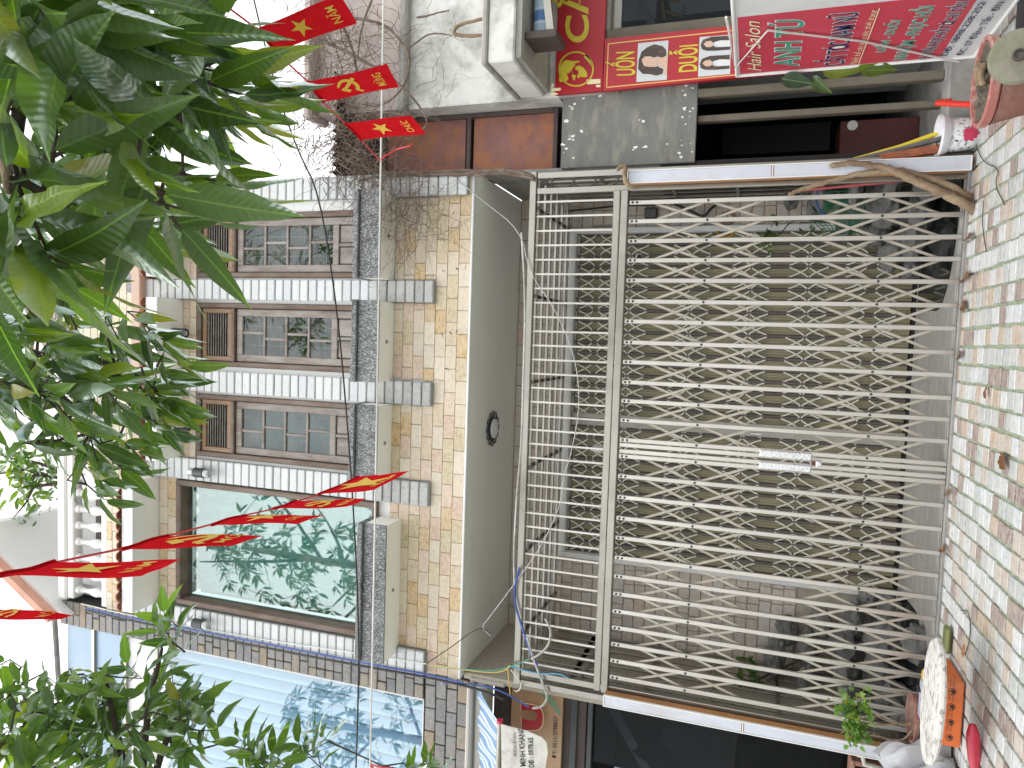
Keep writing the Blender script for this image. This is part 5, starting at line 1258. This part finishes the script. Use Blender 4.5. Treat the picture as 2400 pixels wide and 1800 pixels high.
tb.limb([PR(40, 860, 4.0), PR(100, 900, 4.1), PR(240, 1010, 3.9)], .012, .005)
for (x, y) in scatter(P2, 46, tb.rn, 32):
    r = tb.rn.uniform(3.2, 4.1)
    tb.sprig(PR(x-15, y, r), tb.rn.choice((5, 6, 6)), .225, (-.3+tb.rn.uniform(-.6, .4), tb.rn.uniform(-.4, .4), -.45), .9)
for (x, y) in ((255, 1170), (240, 1120), (330, 1060), (400, 1010), (430, 960), (420, 890), (440, 850), (400, 800), (350, 760), (380, 940), (300, 1100)): tb.sprig(PR(x-12, y, 3.5), 5, .20, (-.4, 0, -.7), .8)
tb.done()
# tree over the slate house
P3 = [(-50,1560),(60,1590),(120,1640),(190,1590),(250,1600),(330,1580),(400,1540),(460,1560),(490,1640),(480,1720),(400,1780),(380,1850),(-50,1850)]
tc_ = Tree('street_tree', 'tree with small dense foliage in front of the slate house', (-4.6, 3.2, -.15), TG, 63)
tc_.limb([(-4.6, 3.2, -.15), (-4.55, 3.25, 1.6), (-4.4, 3.4, 3.2), (-4.3, 3.6, 5.0)], .15, .08, 'bark', 'trunk')
for e in ((60, 1640), (250, 1600), (380, 1520), (470, 1600)): tc_.limb([(-4.4, 3.4, 3.4), PR(330, 1960, 5.1), PR((e[0]+300)/2, (e[1]+1850)/2, 5.0), PR(e[0], e[1], 4.9)], .035, .008)
for (x, y) in scatter(P3, 62, tc_.rn, 24):
    tc_.sprig(PR(x, y, tc_.rn.uniform(4.5, 5.3)), tc_.rn.choice((5, 6, 7)), .195, (tc_.rn.uniform(-.4, .7), tc_.rn.uniform(-.5, .3), tc_.rn.uniform(-.4, .7)), 1.0, YLEAF)
for (x, y) in ((370, 1475), (400, 1500), (385, 1440), (300, 1560), (560, 1730), (590, 1760), (640, 1770), (700, 1745), (740, 1710), (620, 1800), (720, 1770), (1000, 1790), (960, 1810), (570, 1800)):
    tc_.sprig(PR(x, y, tc_.rn.uniform(4.6, 5.0)), 6, .19, (.4, -.1, .5), 1.0, YLEAF)
tc_.done()
# tall trees across the road behind the viewer, mirrored in the panes
MG = 'tall trees across the road'
td = Tree('roadside_tree', 'tall tree across the road mirrored in the picture window', (-5.6, -2.2, -.15), MG, 71)
td.limb([(-5.6, -2.2, -.15), (-5.5, -2.2, 3.0), (-5.6, -2.1, 7.0), (-5.5, -2.0, 11.5)], .2, .05, 'bark', 'trunk')
for k in range(7): td.limb([(-5.6, -2.1, 7.0+.5*k), (-5.6+cos(k*1.3)*.9, -2.1+sin(k*1.3)*.7, 7.6+.5*k), (-5.6+cos(k*1.3)*1.8, -2.1+sin(k*1.3)*1.3, 8.0+.6*k)], .05, .01)
for k in range(190):
    a = td.rn.uniform(0, 6.3); h = td.rn.uniform(7.0, 12.3); rr = 2.0*sqrt(td.rn.random())*max(.15, 1-((h-9.4)/3.1)**2)
    td.sprig((-5.6+cos(a)*rr, -2.1+sin(a)*rr*.7, h), 6, .25, (cos(a), sin(a), td.rn.uniform(-.6, .3)), 1)
td.done(0); td.t.scale = (1.15, 1.1, 1.18)
def tree_copy(t, loc, label, rz):
    c = t.copy(); COL.objects.link(c); c.location = loc; c.rotation_euler = (0, 0, rz); c['label'] = label
    for ch in t.children:
        d = ch.copy(); COL.objects.link(d); d.parent = c
    return c
tree_copy(td.t, (-9.4, -2.0, -.15), 'tall tree across the road mirrored in the curtained glass', 2.1).scale = (1.1, 1.1, 1.0)
tree_copy(td.t, (1.1, -2.6, -.15), 'tall tree across the road mirrored in the shutter panes', 4.0).scale = (1.25, 1.1, 1.22)
# small roof garden plant behind the balustrade
rp = thing('roof_plant', 'small leafy potted tree behind the white balustrade', 'plant', (-2.2, 6.9, 9.2)); rn = random.Random(8); tw = MB()
Rp = PY(6.9)
stems = [[Rp(160, 1110), Rp(90, 1085), Rp(30, 1075), Rp(-20, 1060)], [Rp(160, 1125), Rp(100, 1112), Rp(40, 1122)], [Rp(160, 1130), Rp(80, 1140), Rp(60, 1180), Rp(30, 1215)], [Rp(100, 1112), Rp(60, 1100), Rp(0, 1110)]]
for st in stems: tw.tube(st, [.03, .02, .012, .006][:len(st)], 6)
part('stem', tw, MT['dark_bark'], rp, 60)
for k in range(230):
    st = rn.choice(stems); i = rn.randrange(len(st)-1); p = st[i].lerp(st[i+1], rn.random())+V((rn.gauss(0, .12), rn.gauss(0, .1), rn.gauss(0, .12)))
    put('leaf', rn.choice(YLEAF), p, rp, ori((rn.uniform(-1, 1), rn.uniform(-1, .5), rn.uniform(-.8, .5)), 0, rn), rn.uniform(.12, .22))
# ================================================================== the dried vine
def sm(P, k=2):
    P = [V(p) for p in P]
    for _ in range(k):
        Q = [P[0]]
        for a, b in zip(P, P[1:]): Q += [a*.75+b*.25, a*.25+b*.75]
        Q.append(P[-1]); P = Q
    return P
vine = thing('dried_vine', 'leafless dried vine climbing from the gate foot over the house corner', 'vine', PZ(0)(2288, 492))
def stem(pts, r0, r1, name='stem', mat='bark', n=8):
    P = sm(pts); m = len(P); rj = random.Random(m); part(name, MB().tube([q+V((rj.gauss(0, r0*.10), rj.gauss(0, r0*.10), 0)) for q in P], [(r0+(r1-r0)*i/(m-1))*rj.uniform(.86, 1.12) for i in range(m)], n), MT[mat], vine, 60)
g0 = PY(6.22); gF = PY(6.12)
stem([PZ(-.05)(2296, 500)]+[PY(6.13)(x, y) for x, y in ((2268, 482), (2240, 468), (2205, 450), (2165, 432))]+[gF(x, y) for x, y in ((2130, 418), (2100, 402), (2070, 392), (2030, 384), (1985, 382), (1950, 388))], .040, .020, 'trunk', 'bark', 10)
stem([PZ(-.05)(2290, 478)]+[PY(6.16)(x, y) for x, y in ((2262, 458), (2225, 436), (2190, 420), (2150, 412), (2120, 400))]+[PY(6.16)(x, y) for x, y in ((2085, 400), (2040, 404), (1990, 412), (1935, 428), (1880, 444), (1850, 455))], .034, .016, 'trunk', 'bark', 10)
stem([PY(6.12)(x, y) for x, y in ((1474, 436), (1466, 425), (1463, 405), (1468, 390), (1458, 388), (1446, 399))], .022, .018, 'stem', 'bark')
gh = PY(6.25)
for pts, r in (([(1250, 415), (1220, 404), (1180, 398), (1130, 400), (1080, 410), (1040, 408), (1000, 412), (940, 408), (880, 398), (820, 380), (780, 350)], .022),
               ([(1250, 418), (1200, 408), (1160, 404), (1120, 412), (1070, 404), (1020, 414), (960, 402), (900, 408), (850, 396)], .017),
               ([(1210, 400), (1160, 408), (1100, 398), (1050, 402), (1000, 402), (940, 414), (880, 412), (840, 425)], .014)):
    stem([gh(*p) for p in pts], r, r*.6, 'stem', 'dry_vine')
gv = PY(6.2)
def c2(x, y): return (600+x/3.687, y/3.687)
for pts, r in (([(760,150),(960,170),(1130,220),(1250,350),(1320,450),(1330,560),(1300,700),(1240,800),(1130,890),(1030,925),(930,900)], .014),
               ([(590,360),(720,420),(840,470),(960,550),(1110,610),(1240,730),(1330,820),(1400,900),(1470,1010),(1480,1080),(1440,1120),(1370,1130)], .016),
               ([(600,0),(680,100),(740,200),(800,330),(840,450),(870,600),(890,800)], .018),
               ([(1000,0),(940,150),(900,300),(880,480)], .012),
               ([(1390,150),(1480,140),(1570,110),(1670,90)], .010),
               ([(1330,410),(1420,340),(1500,290),(1600,290),(1690,305)], .009),
               ([(880,1400),(860,1300),(900,1240),(1000,1200),(1100,1180)], .013), ([(830,1500),(900,1430),(1000,1400),(1120,1330)], .010)):
    stem([gv(*c2(*p)) for p in pts], r, r*.55, 'stem', 'dry_vine', 6)
Lx = PY(6.0)
stem([PY(6.28)(*c2(*p)) for p in ((2005,150),(1900,180),(1790,205),(1725,235),(1705,290),(1760,305),(1900,310),(2010,295))], .016, .016, 'stem', 'bark')
rn = random.Random(12); tw = MB()
def twig(x, y, n, step, r, Y, bias=(0, 0)):
    a = rn.uniform(0, 2*pi); P = []; yy = Y
    for k in range(n):
        P.append(PY(yy)(x, y)); a += rn.gauss(0, .38); x += cos(a)*step+bias[0]; y += sin(a)*step+bias[1]; yy += rn.uniform(-.03, .03); yy = min(yy, 6.28)
    tw.tube(P, [r*(1-.6*i/(n-1)) for i in range(n)], 4, False)
for k in range(380):                                             # dense mat over the eave corner
    x, y = rn.gauss(790, 60), rn.uniform(20, 440)
    if y > 400 and x < 770: continue
    twig(x, y, rn.randint(5, 10), rn.uniform(7, 15), rn.uniform(.0022, .0055), rn.uniform(5.95, 6.25), (.8, .3))
for k in range(200): twig(rn.gauss(840, 50), rn.uniform(250, 440), rn.randint(6, 11), rn.uniform(7, 14), rn.uniform(.002, .005), rn.uniform(5.95, 6.2), (1.2, .4))
for k in range(170): twig(rn.uniform(820, 990), rn.uniform(400, 530), rn.randint(6, 12), rn.uniform(8, 16), rn.uniform(.0018, .0038), rn.uniform(6.0, 6.25), (1.6, 1.2))
for k in range(85): twig(rn.uniform(880, 1040), rn.uniform(430, 570), rn.randint(7, 12), rn.uniform(9, 16), rn.uniform(.0015, .003), rn.uniform(6.02, 6.25), (.5, 2.4))
for k in range(40): twig(rn.uniform(620, 760), rn.uniform(-20, 220), rn.randint(5, 10), rn.uniform(8, 16), rn.uniform(.002, .005), rn.uniform(5.9, 6.2))
for k in range(26): twig(rn.uniform(940, 1080), rn.uniform(20, 300), rn.randint(6, 11), rn.uniform(8, 16), rn.uniform(.0016, .003), rn.uniform(6.1, 6.28))
o = part('twigs', tw, MT['dry_vine'], vine); o['kind'] = 'stuff'
dl = [(PY(6.22)(x, y)) for x, y in ((1036, 504), (1062, 504), (1080, 505), (1036, 633), (1075, 632), (1092, 634), (1036, 778), (1053, 778), (1070, 779), (1068, 573), (1040, 863), (1068, 900), (1010, 452), (1005, 430))]
for p in dl: put('dead_leaf', LEAF[rn.randrange(8)], p, vine, ori((rn.uniform(-1, 1), -.4, rn.uniform(-1, .2)), rn.uniform(-2, 2), rn), rn.uniform(.05, .08)).data.materials
MT['dead_leaf'] = plain('dead_leaf', (.26,.105,.035), .6, var=.25, ns=12, stain=(.36,.20,.07), sscale=9, samt=.7, rnd=.4)
DLEAF = [cmesh(('dead_leaf', k), lambda: leaf_geo(k+90, .32), MT['dead_leaf'], 180) for k in range(4)]
for o in vine.children:
    if o.name.startswith('dead_leaf'): o.data = DLEAF[hash(o.name) % 4]
# fallen leaves on the pavement and the track
for i, (x, y, L_, ang, lab) in enumerate(((2270, 555, .24, 1.5, 'fallen yellow brown leaf at the track by the vine foot'), (2262, 655, .27, 1.7, 'curled brown fallen leaf lying on the track beside the black basin'), (2255, 720, .27, 1.4, 'yellow spotted fallen leaf at the track where the basin ends'), (2246, 830, .25, 1.6, 'orange brown curled leaf on the track before the folding door'), (2220, 1155, .20, 1.9, 'small brown leaf stuck at the track beside the padlocked bars'), (2210, 1290, .24, 1.8, 'brown striped fallen leaf on the track near the round speckled board'), (2346, 1080, .25, 1.3, 'large orange leaf lying alone on the mosaic stones'), (2312, 915, .13, .6, 'small pale brown leaf on the stones before the folding door'), (2262, 1525, .10, .2, 'small orange leaf on a thin twig beside the speckled board'))):
    p = PZ(.02)(x, y); o = put('fallen_leaf', DLEAF[i % 4], p-V((cos(ang), sin(ang), 0))*L_*.5+V((0, 0, .01)), None, Quaternion((0, 0, 1), ang-pi/2) @ Quaternion((0, 1, 0), .25), L_)
    tag(o, lab, 'leaf', 'fallen leaves')
for pts, lab in (([(2275, 300), (2300, 380), (2345, 395), (2330, 430), (2355, 480)], 'thin dry twig lying on the stones before the light box'), ([(2305, 470), (2302, 530), (2312, 590)], 'thin straight twig on the stones at the vine foot'), ([(2252, 1430), (2272, 1432), (2276, 1490), (2262, 1535)], 'thin black twig on the stones near the speckled board')):
    solid('twig', MB().tube(sm([PZ(.012)(*p) for p in pts]), .0035, 5), MT['dark_bark'], lab, 'twig')
# ================================================================== things by the salon doorway
p = PZ(0)(2368, 200); px_, py_ = p.x+.02, p.y-.0
bowl = thing('planter_bowl', 'large oval terracotta planter with pink rim and dry soil', 'planter', (px_, py_, -.01))
rimz = .33; rc = PZ(rimz)(2304, 193); rx, ry = .245, .20
prof = [(.62, .0), (.70, .02), (.92, .24), (.97, .28)]
part('body', MB().lathe([(r*1.0, z*1.0) for r, z in prof], (rc.x, rc.y, 0), 36, rx, ry), MT['terracotta'], bowl, 40)
part('rim', MB().lathe([(.96, .285), (1.02, .295), (1.04, .335), (1.01, .342), (.93, .34), (.91, .30)], (rc.x, rc.y, 0), 36, rx, ry), MT['pink_rim'], bowl, 40)
def soil(u, v):
    a = 2*pi*u; r = v*.93; return V((rc.x+cos(a)*rx*r, rc.y+sin(a)*ry*r, .322+.025*sin(a*3+r*7)*r*(1-r)*3+rn.uniform(-.006, .006)))
part('soil', MB().grid(soil, 30, 7), MT['soil'], bowl)
for k, (a0, b0) in enumerate((((2300, 150), (2296, 200)), ((2308, 150), (2305, 200)), ((2296, 148), (2303, 170)))):
    A_, B_ = PZ(.345)(*a0), PZ(.345)(*b0); part('dead_stem', MB().tube(sm([A_, A_.lerp(B_, .5)+V((0, 0, .02)), B_]), .018, 8), MT['bark'], bowl, 60)
dc = PR(2388, 133, 4.8); dq = (ray(2384, 135)*-1).normalized(); ax = V((-.1, -1, .25)).normalized()
Rm = V((0, 0, 1)).rotation_difference(ax).to_matrix()
base = thing('parasol_base', 'round mossy concrete parasol base with a centre pipe hole leaning on the planter', 'parasol base', dc+V((0, 0, -.16)))
part('disc', MB().lathe([(.03, -.025), (.125, -.025), (.136, -.012), (.136, .012), (.125, .028), (.03, .03)], dc, 36, rot=Rm), MT['mossy'], base, 40)
part('pipe', MB().lathe([(.03, .0), (.03, .055), (.022, .055), (.022, -.02), (0, -.02)], dc, 16, rot=Rm), MT['dark_frame'], base, 40)
c = PR(2396, 70, 5.3); solid('plastic_crate', MB().cbox(c.x-.25, c.x+.5, c.y-.05, c.y+.35, -.01, .10, .01).cbox(c.x-.25, c.x-.2, c.y-.051, c.y+.35, .1, .22, .01), MT['black'], 'black plastic tray half hidden by the parasol base', 'tray')
# red tube
a, b = PY(6.12)(2191, 243), PY(6.0)(2285, 243)
rt = thing('red_tube', 'bright red plastic tube standing between planter and floral pot', 'tube', b)
part('shaft', MB().tube([V((b.x, 6.05, 0)), V((a.x, 6.10, a.z))], .022, 14), MT['red_plastic'], rt, 60)
for k in range(3): part('ridge', MB().tube([V((a.x, 6.095, a.z-.04-.025*k)), V((a.x, 6.096, a.z-.05-.025*k))], .025, 14), MT['red_plastic'], rt, 60)
# floral pot
Mx = Mat('floral'); v0 = Mx.coords(False); nz = Mx.noise(v0, 34, 4, .7); c0 = Mx.ramp(nz, [(.50, (.72,.73,.75)), (.57, (.60,.62,.64)), (.60, (.04,.05,.05))])
vo = Mx.n('ShaderNodeTexCoord'); sd = Mx.n('ShaderNodeVectorMath', operation='DISTANCE'); Mx.l(vo.outputs['Object'], sd.inputs[0]); sd.inputs[1].default_value = (-.03, -.12, -.03)
n2 = Mx.noise(v0, 45, 3); ad = Mx.n('ShaderNodeMath', operation='MULTIPLY_ADD'); Mx.l(n2, ad.inputs[0]); ad.inputs[1].default_value = .07; Mx.l(sd.outputs['Value'], ad.inputs[2])
MT['floral'] = Mx.set(Mx.mix(Mx.ramp(ad.outputs[0], [(.085, g3(1)), (.095, g3(0))]), c0, (.50,.04,.10)), .25)
wp_ = PZ(0)(2288, 315); wc = V((wp_.x+.0, wp_.y-.02, 0))
fp = thing('flower_pot', 'white glazed pot with red and black flower pattern', 'pot', wc)
part('body', MB().lathe([(.085, -.01), (.10, .0), (.115, .05), (.125, .16), (.118, .19), (.0, .19)], wc, 30), MT['floral'], fp, 40)
part('rim', MB().lathe([(.118, .185), (.135, .195), (.155, .245), (.15, .26), (.135, .255), (.11, .2), (.0, .195)], wc, 30), plain('glaze', (.72,.73,.78), .2), fp, 40)
part('dry_stalk', MB().tube([wc+V((-.02, 0, .2)), wc+V((-.06, -.03, .27)), wc+V((-.10, -.08, .27))], .005, 5), MT['black'], fp)
# pipes leaning behind the pot
solid('yellow_pipe', MB().tube([PY(6.34)(2212, 308), PY(6.40)(2110, 345), PY(6.42)(1985, 380)], .022, 10), MT['yellow_plastic'], 'yellow ribbed pipe leaning behind the floral pot', 'pipe', smooth=60)
solid('grey_pipe', MB().tube([PY(6.30)(2215, 322), PY(6.34)(2110, 350), PY(6.36)(1975, 383)], .020, 10), MT['pvc_grey'], 'dark grey pipe leaning behind the floral pot beside the yellow one', 'pipe', smooth=60)
solid('broken_timber', MB().beam(PY(6.27)(2225, 345), PY(6.33)(2060, 373), .06, .07), MT['brick_red'], 'broken reddish timber leaning behind the floral pot', 'timber')
# leaves of a house plant behind the board
hp = thing('house_plant', 'plant with broad dark leaves drooping from behind the standing board', 'plant', (2.3, 6.2, .2))
for (x, y, L_, ax) in ((1862, 185, .24, (-.25, -.1, -.9)), (1958, 165, .22, (-.2, 0, -1)), (2010, 168, .22, (.1, -.2, -.9)), (2045, 165, .26, (-.1, -.1, -1)), (1935, 178, .2, (-.6, 0, -.6))):
    yv = V(ax).normalized(); zv = V((-.25, -1, .3)); zv = (zv-yv*zv.dot(yv)).normalized(); put('leaf', LEAF[rn.randrange(8)], PY(5.98)(x-30, y), hp, Matrix((yv.cross(zv), yv, zv)).transposed().to_quaternion(), (L_*1.7, L_, L_))
part('stem', MB().tube(sm([(2.3, 6.2, .2), (2.28, 6.15, .9), PY(6.05)(1840, 165)]), .01, 6), MT['dark_bark'], hp)
# ================================================================== things heaped before the slate neighbour's corner
o_ = PZ(.0)(2258, 1665); zt_ = .0
bx0, bx1 = PZ(0)(2262, 1768).x, PZ(0)(2256, 1585).x; yb0 = 5.50
bk = thing('cardboard_box', 'flat orange printed carton under the round speckled board', 'carton', ((bx0+bx1)/2, 5.65, 0))
MT['orange'] = plain('orange', (.62,.14,.03), .5, var=.05, ns=5, stain=(.45,.25,.15), sscale=4, samt=.4)
ob_ = part('body', MB().cbox(bx0, bx1, yb0, yb0+.42, .012, .155, .008), MT['orange'], bk)
fy = PY(yb0)
for k in range(4):
    x = bx0+(bx1-bx0)*(.14+.235*k); z = .085
    part('emblem', MB().tube([V((x+cos(a)*.022, yb0-.001, z+sin(a)*.022)) for a in [2*pi*i/14 for i in range(15)]], .002, 4), MT['letter_black'], ob_)
    part('emblem', MB().prism([(x-.012, yb0-.002, z-.015), (x+.012, yb0-.002, z-.015), (x+.014, yb0-.002, z+.0), (x+.004, yb0-.002, z+.012), (x-.008, yb0-.002, z+.004)], (0, .001, 0)), MT['letter_black'], ob_)
    for j, wd in enumerate((.05, .075)):
        s_ = ('Vì Cộng Đồng', 'Vì Môi Trường')[j]
        part('lettering', text_map(s_, lambda a, b: V((x+.035+a*wd, yb0-.003, .095-.022*j+b*.011)), 0), MT['letter_black'], ob_)
solid('yellow_sack', MB().cbox(bx0+.06, bx1-.05, yb0+.02, yb0+.30, .157, .215, .02), plain('sack_yellow', (.58,.36,.05), .5, var=.15, ns=6, bump=.6, bs=8), 'folded shiny yellow sack between the orange carton and the speckled board', 'sack')
solid('paper_pad', MB().cbox(bx0+.10, bx1-.1, yb0+.005, yb0+.2, .216, .24, .004), plain('pad_blue', (.35,.38,.48), .6, var=.2, ns=3), 'pale blue paper pad under the round speckled board', 'paper')
dcn = PZ(.30)(2186, 1642)
sb = thing('round_board', 'round white board with grey flecks lying on the carton heap', 'board', dcn)
MT['fleck'] = speckle('fleck', (.25,.24,.22), (.70,.69,.65), 15, .8, .44, .02, (.72,.71,.67), .2, (1, 1.6, 1))
Rt = Matrix.Rotation(radians(-4), 3, 'X') @ Matrix.Rotation(radians(2), 3, 'Y')
part('board', MB().lathe([(.0, -.022), (.96, -.022), (1.0, -.008), (1.0, .01), (.97, .02), (.0, .024)], dcn, 48, .40, .30, rot=Rt), MT['fleck'], sb, 40)
part('clip', MB().beam(dcn+V((-.03, .27, .03)), dcn+V((-.04, .20, .035)), .012, .02), MT['black'], sb)
# square pot with ivy-like plant
pc = PY(5.98)(2160, 1692); zb = .0
pot = thing('square_pot', 'dull red pot with bright green creeper beside the light box', 'pot', (pc.x, 5.98, 0))
ptz = PY(5.98)(2136, 1690).z
part('body', MB().lathe([(.115, .0), (.12, .02), (.165, ptz-.03), (.18, ptz-.025), (.18, ptz), (.16, ptz), (.155, ptz-.03), (0, ptz-.03)], (pc.x, 6.02, 0), 24), MT['terracotta'], pot, 40)
cr = thing('creeper', 'bright green creeper growing out of the dull red pot', 'plant', (pc.x, 6.02, ptz)); Cp = PY(5.98)
st_ = [[Cp(2135, 1695), Cp(2120, 1700), Cp(2080, 1690), Cp(2040, 1672)], [Cp(2135, 1697), Cp(2110, 1695), Cp(2060, 1700), Cp(2010, 1690)], [Cp(2138, 1712), Cp(2120, 1735), Cp(2085, 1735), Cp(2040, 1715), Cp(1995, 1698)]]
for q in st_: part('stem', MB().tube(sm(q), [.011-.006*i/(len(sm(q))-1) for i in range(len(sm(q)))], 6), MT['bark'], cr, 60)
MT['ivy'] = leaf_mat('ivy', (.05,.14,.02), (.20,.36,.05), (.2,.3,.12))
def ivy_geo():
    pts = [(0, 0), (.25, .02), (.5, .22), (.36, .36), (.42, .62), (.2, .6), (0, 1), (-.2, .6), (-.42, .62), (-.36, .36), (-.5, .22), (-.25, .02)]
    m = MB(); m.add([(0, .4, .06)]+[(x, y, -.1*abs(x)) for x, y in pts], [(0, 1+i, 1+(i+1) % 12) for i in range(12)]); return m
im = cmesh('ivy_leaf', ivy_geo, MT['ivy'], 180)
cl_ = [(1975, 1625, 14), (1985, 1650, 20), (1995, 1670, 34), (2000, 1690, 34), (1985, 1700, 26), (2008, 1715, 22), (1998, 1735, 16), (2025, 1655, 14), (2030, 1640, 10), (2035, 1690, 12), (2025, 1715, 14), (2028, 1735, 12), (1960, 1660, 14), (2012, 1660, 14)]
for x, y, n in cl_:
    for k in range(n): put('leaf', im, Cp(x+rn.gauss(0, 9), y+rn.gauss(0, 9))+V((0, rn.uniform(-.06, .06), 0)), cr, ori((rn.uniform(-1, 1), -.5, rn.uniform(-1, .6)), rn.uniform(-1, 1), rn), rn.uniform(.034, .06))
# crumpled cloth bag
def bag(u, v):
    a = 2*pi*u; h = v; r = (.26+.05*sin(a*5+h*3)+.04*sin(a*11+h*7)+.02*sin(a*17))*(1-.55*h**2)*(.92+.08*sin(h*9+a))
    return V((-3.08+r*cos(a)*1.25, 5.68+r*sin(a), .02+.42*h+.05*sin(a*3)*h+.03*sin(a*7+2)*h))
bgm = MB().grid(bag, 56, 14); top = len(bgm.v); bgm.add([(-3.08, 5.68, .40)], []); bgm.f += [(top, i*15+14, (i+1)*15+14) for i in range(56)]
MT['bag'] = plain('bag', (.38,.39,.41), .45, var=.04, ns=4, bump=.9, bs=6)
solid('crumpled_sheet', bgm, MT['bag'], 'crumpled grey plastic sheet heaped at the light box foot', 'plastic sheet', smooth=50)
solid('red_boot', MB().lathe([(0, -.20), (.03, -.19), (.05, -.1), (.06, .02), (.055, .12), (.03, .19), (0, .2)], (-2.50, 5.12, .04), 18, .7, .6, rot=Matrix.Rotation(radians(80), 3, 'Y') @ Matrix.Rotation(radians(15), 3, 'X')), plain('glossy_red', (.50,.03,.06), .2, var=.15, ns=6, bump=.4, bs=8), 'glossy red folded plastic lying on the stones beside the carton', 'plastic bag', smooth=60)
solid('green_slipper', MB().cbox(-2.20, -2.0, 5.88, 5.99, .01, .05, .02), plain('slip_green', (.12,.14,.04), .6), 'small olive green pad at the foot of the gate bars', 'pad')
# crate and pvc elbow in the shop corner
a, b = PY(6.5)(1990, 1760), PY(6.5)(2100, 1830)
solid('wooden_crate', MB().cbox(a.x-.5, a.x-.0, 6.35, 6.55, a.z-.03, a.z, .006).cbox(a.x-.04, a.x, 6.351, 6.549, .05, a.z-.031, .006).cbox(a.x-.5, a.x-.041, 6.36, 6.4, .3, .36, .006), MT['terracotta'], 'reddish wooden stand at the dark shop front', 'stand')
e = [PY(6.32)(2010, 1768), PY(6.32)(2022, 1772), PY(6.32)(2026, 1790), PY(6.32)(2060, 1800), PY(6.32)(2100, 1815)]
solid('pvc_elbow', MB().tube(e, .022, 10), MT['cable_grey'], 'grey plastic pipe elbow before the reddish wooden stand', 'pipe', smooth=60)
# small court plants
fern = thing('fern', 'dark green fern and leafy plant growing on the boulder rockery by the number plate', 'plant', (-3.0, 7.45, 1.0))
for k in range(44):
    x, y = rn.choice(((1740, 1575), (1755, 1600), (1725, 1600), (1765, 1625), (1790, 1612), (1750, 1545)))
    put('leaf', LEAF[rn.randrange(8)], PY(7.2)(x+rn.gauss(0, 14), y+rn.gauss(0, 12)), fern, ori((rn.uniform(-1, 1), -.4, rn.uniform(-.9, .5)), 0, rn), rn.uniform(.10, .2))
part('stem', MB().tube([(-3.05, 7.45, .9), PY(7.2)(1760, 1600), PY(7.2)(1735, 1590)], .012, 6), MT['dark_bark'], fern)
op = thing('wall_orchid', 'small plant with round dark leaves on the pale tiled wall by the door jamb', 'plant', PY(7.5)(1800, 550))
for (cx, cy, n, sx_, sy_) in ((1800, 555, 34, 10, 14), (1810, 520, 14, 8, 8), (1900, 540, 5, 14, 8), (1900, 525, 3, 6, 6)):
    for k in range(n): put('leaf', YLEAF[rn.randrange(6)], PY(7.5)(cx+rn.gauss(0, sx_), cy+rn.gauss(0, sy_)), op, ori((rn.uniform(-1, 1), -.6, rn.uniform(-1, .4)), 0, rn), (rn.uniform(.06, .09)*1.8, rn.uniform(.05, .08), .07))
part('stem', MB().tube(sm([PY(7.5)(x, y) for x, y in ((1800, 560), (1828, 552), (1850, 520), (1885, 512), (1930, 520))]), .006, 5), MT['dark_bark'], op, 60)
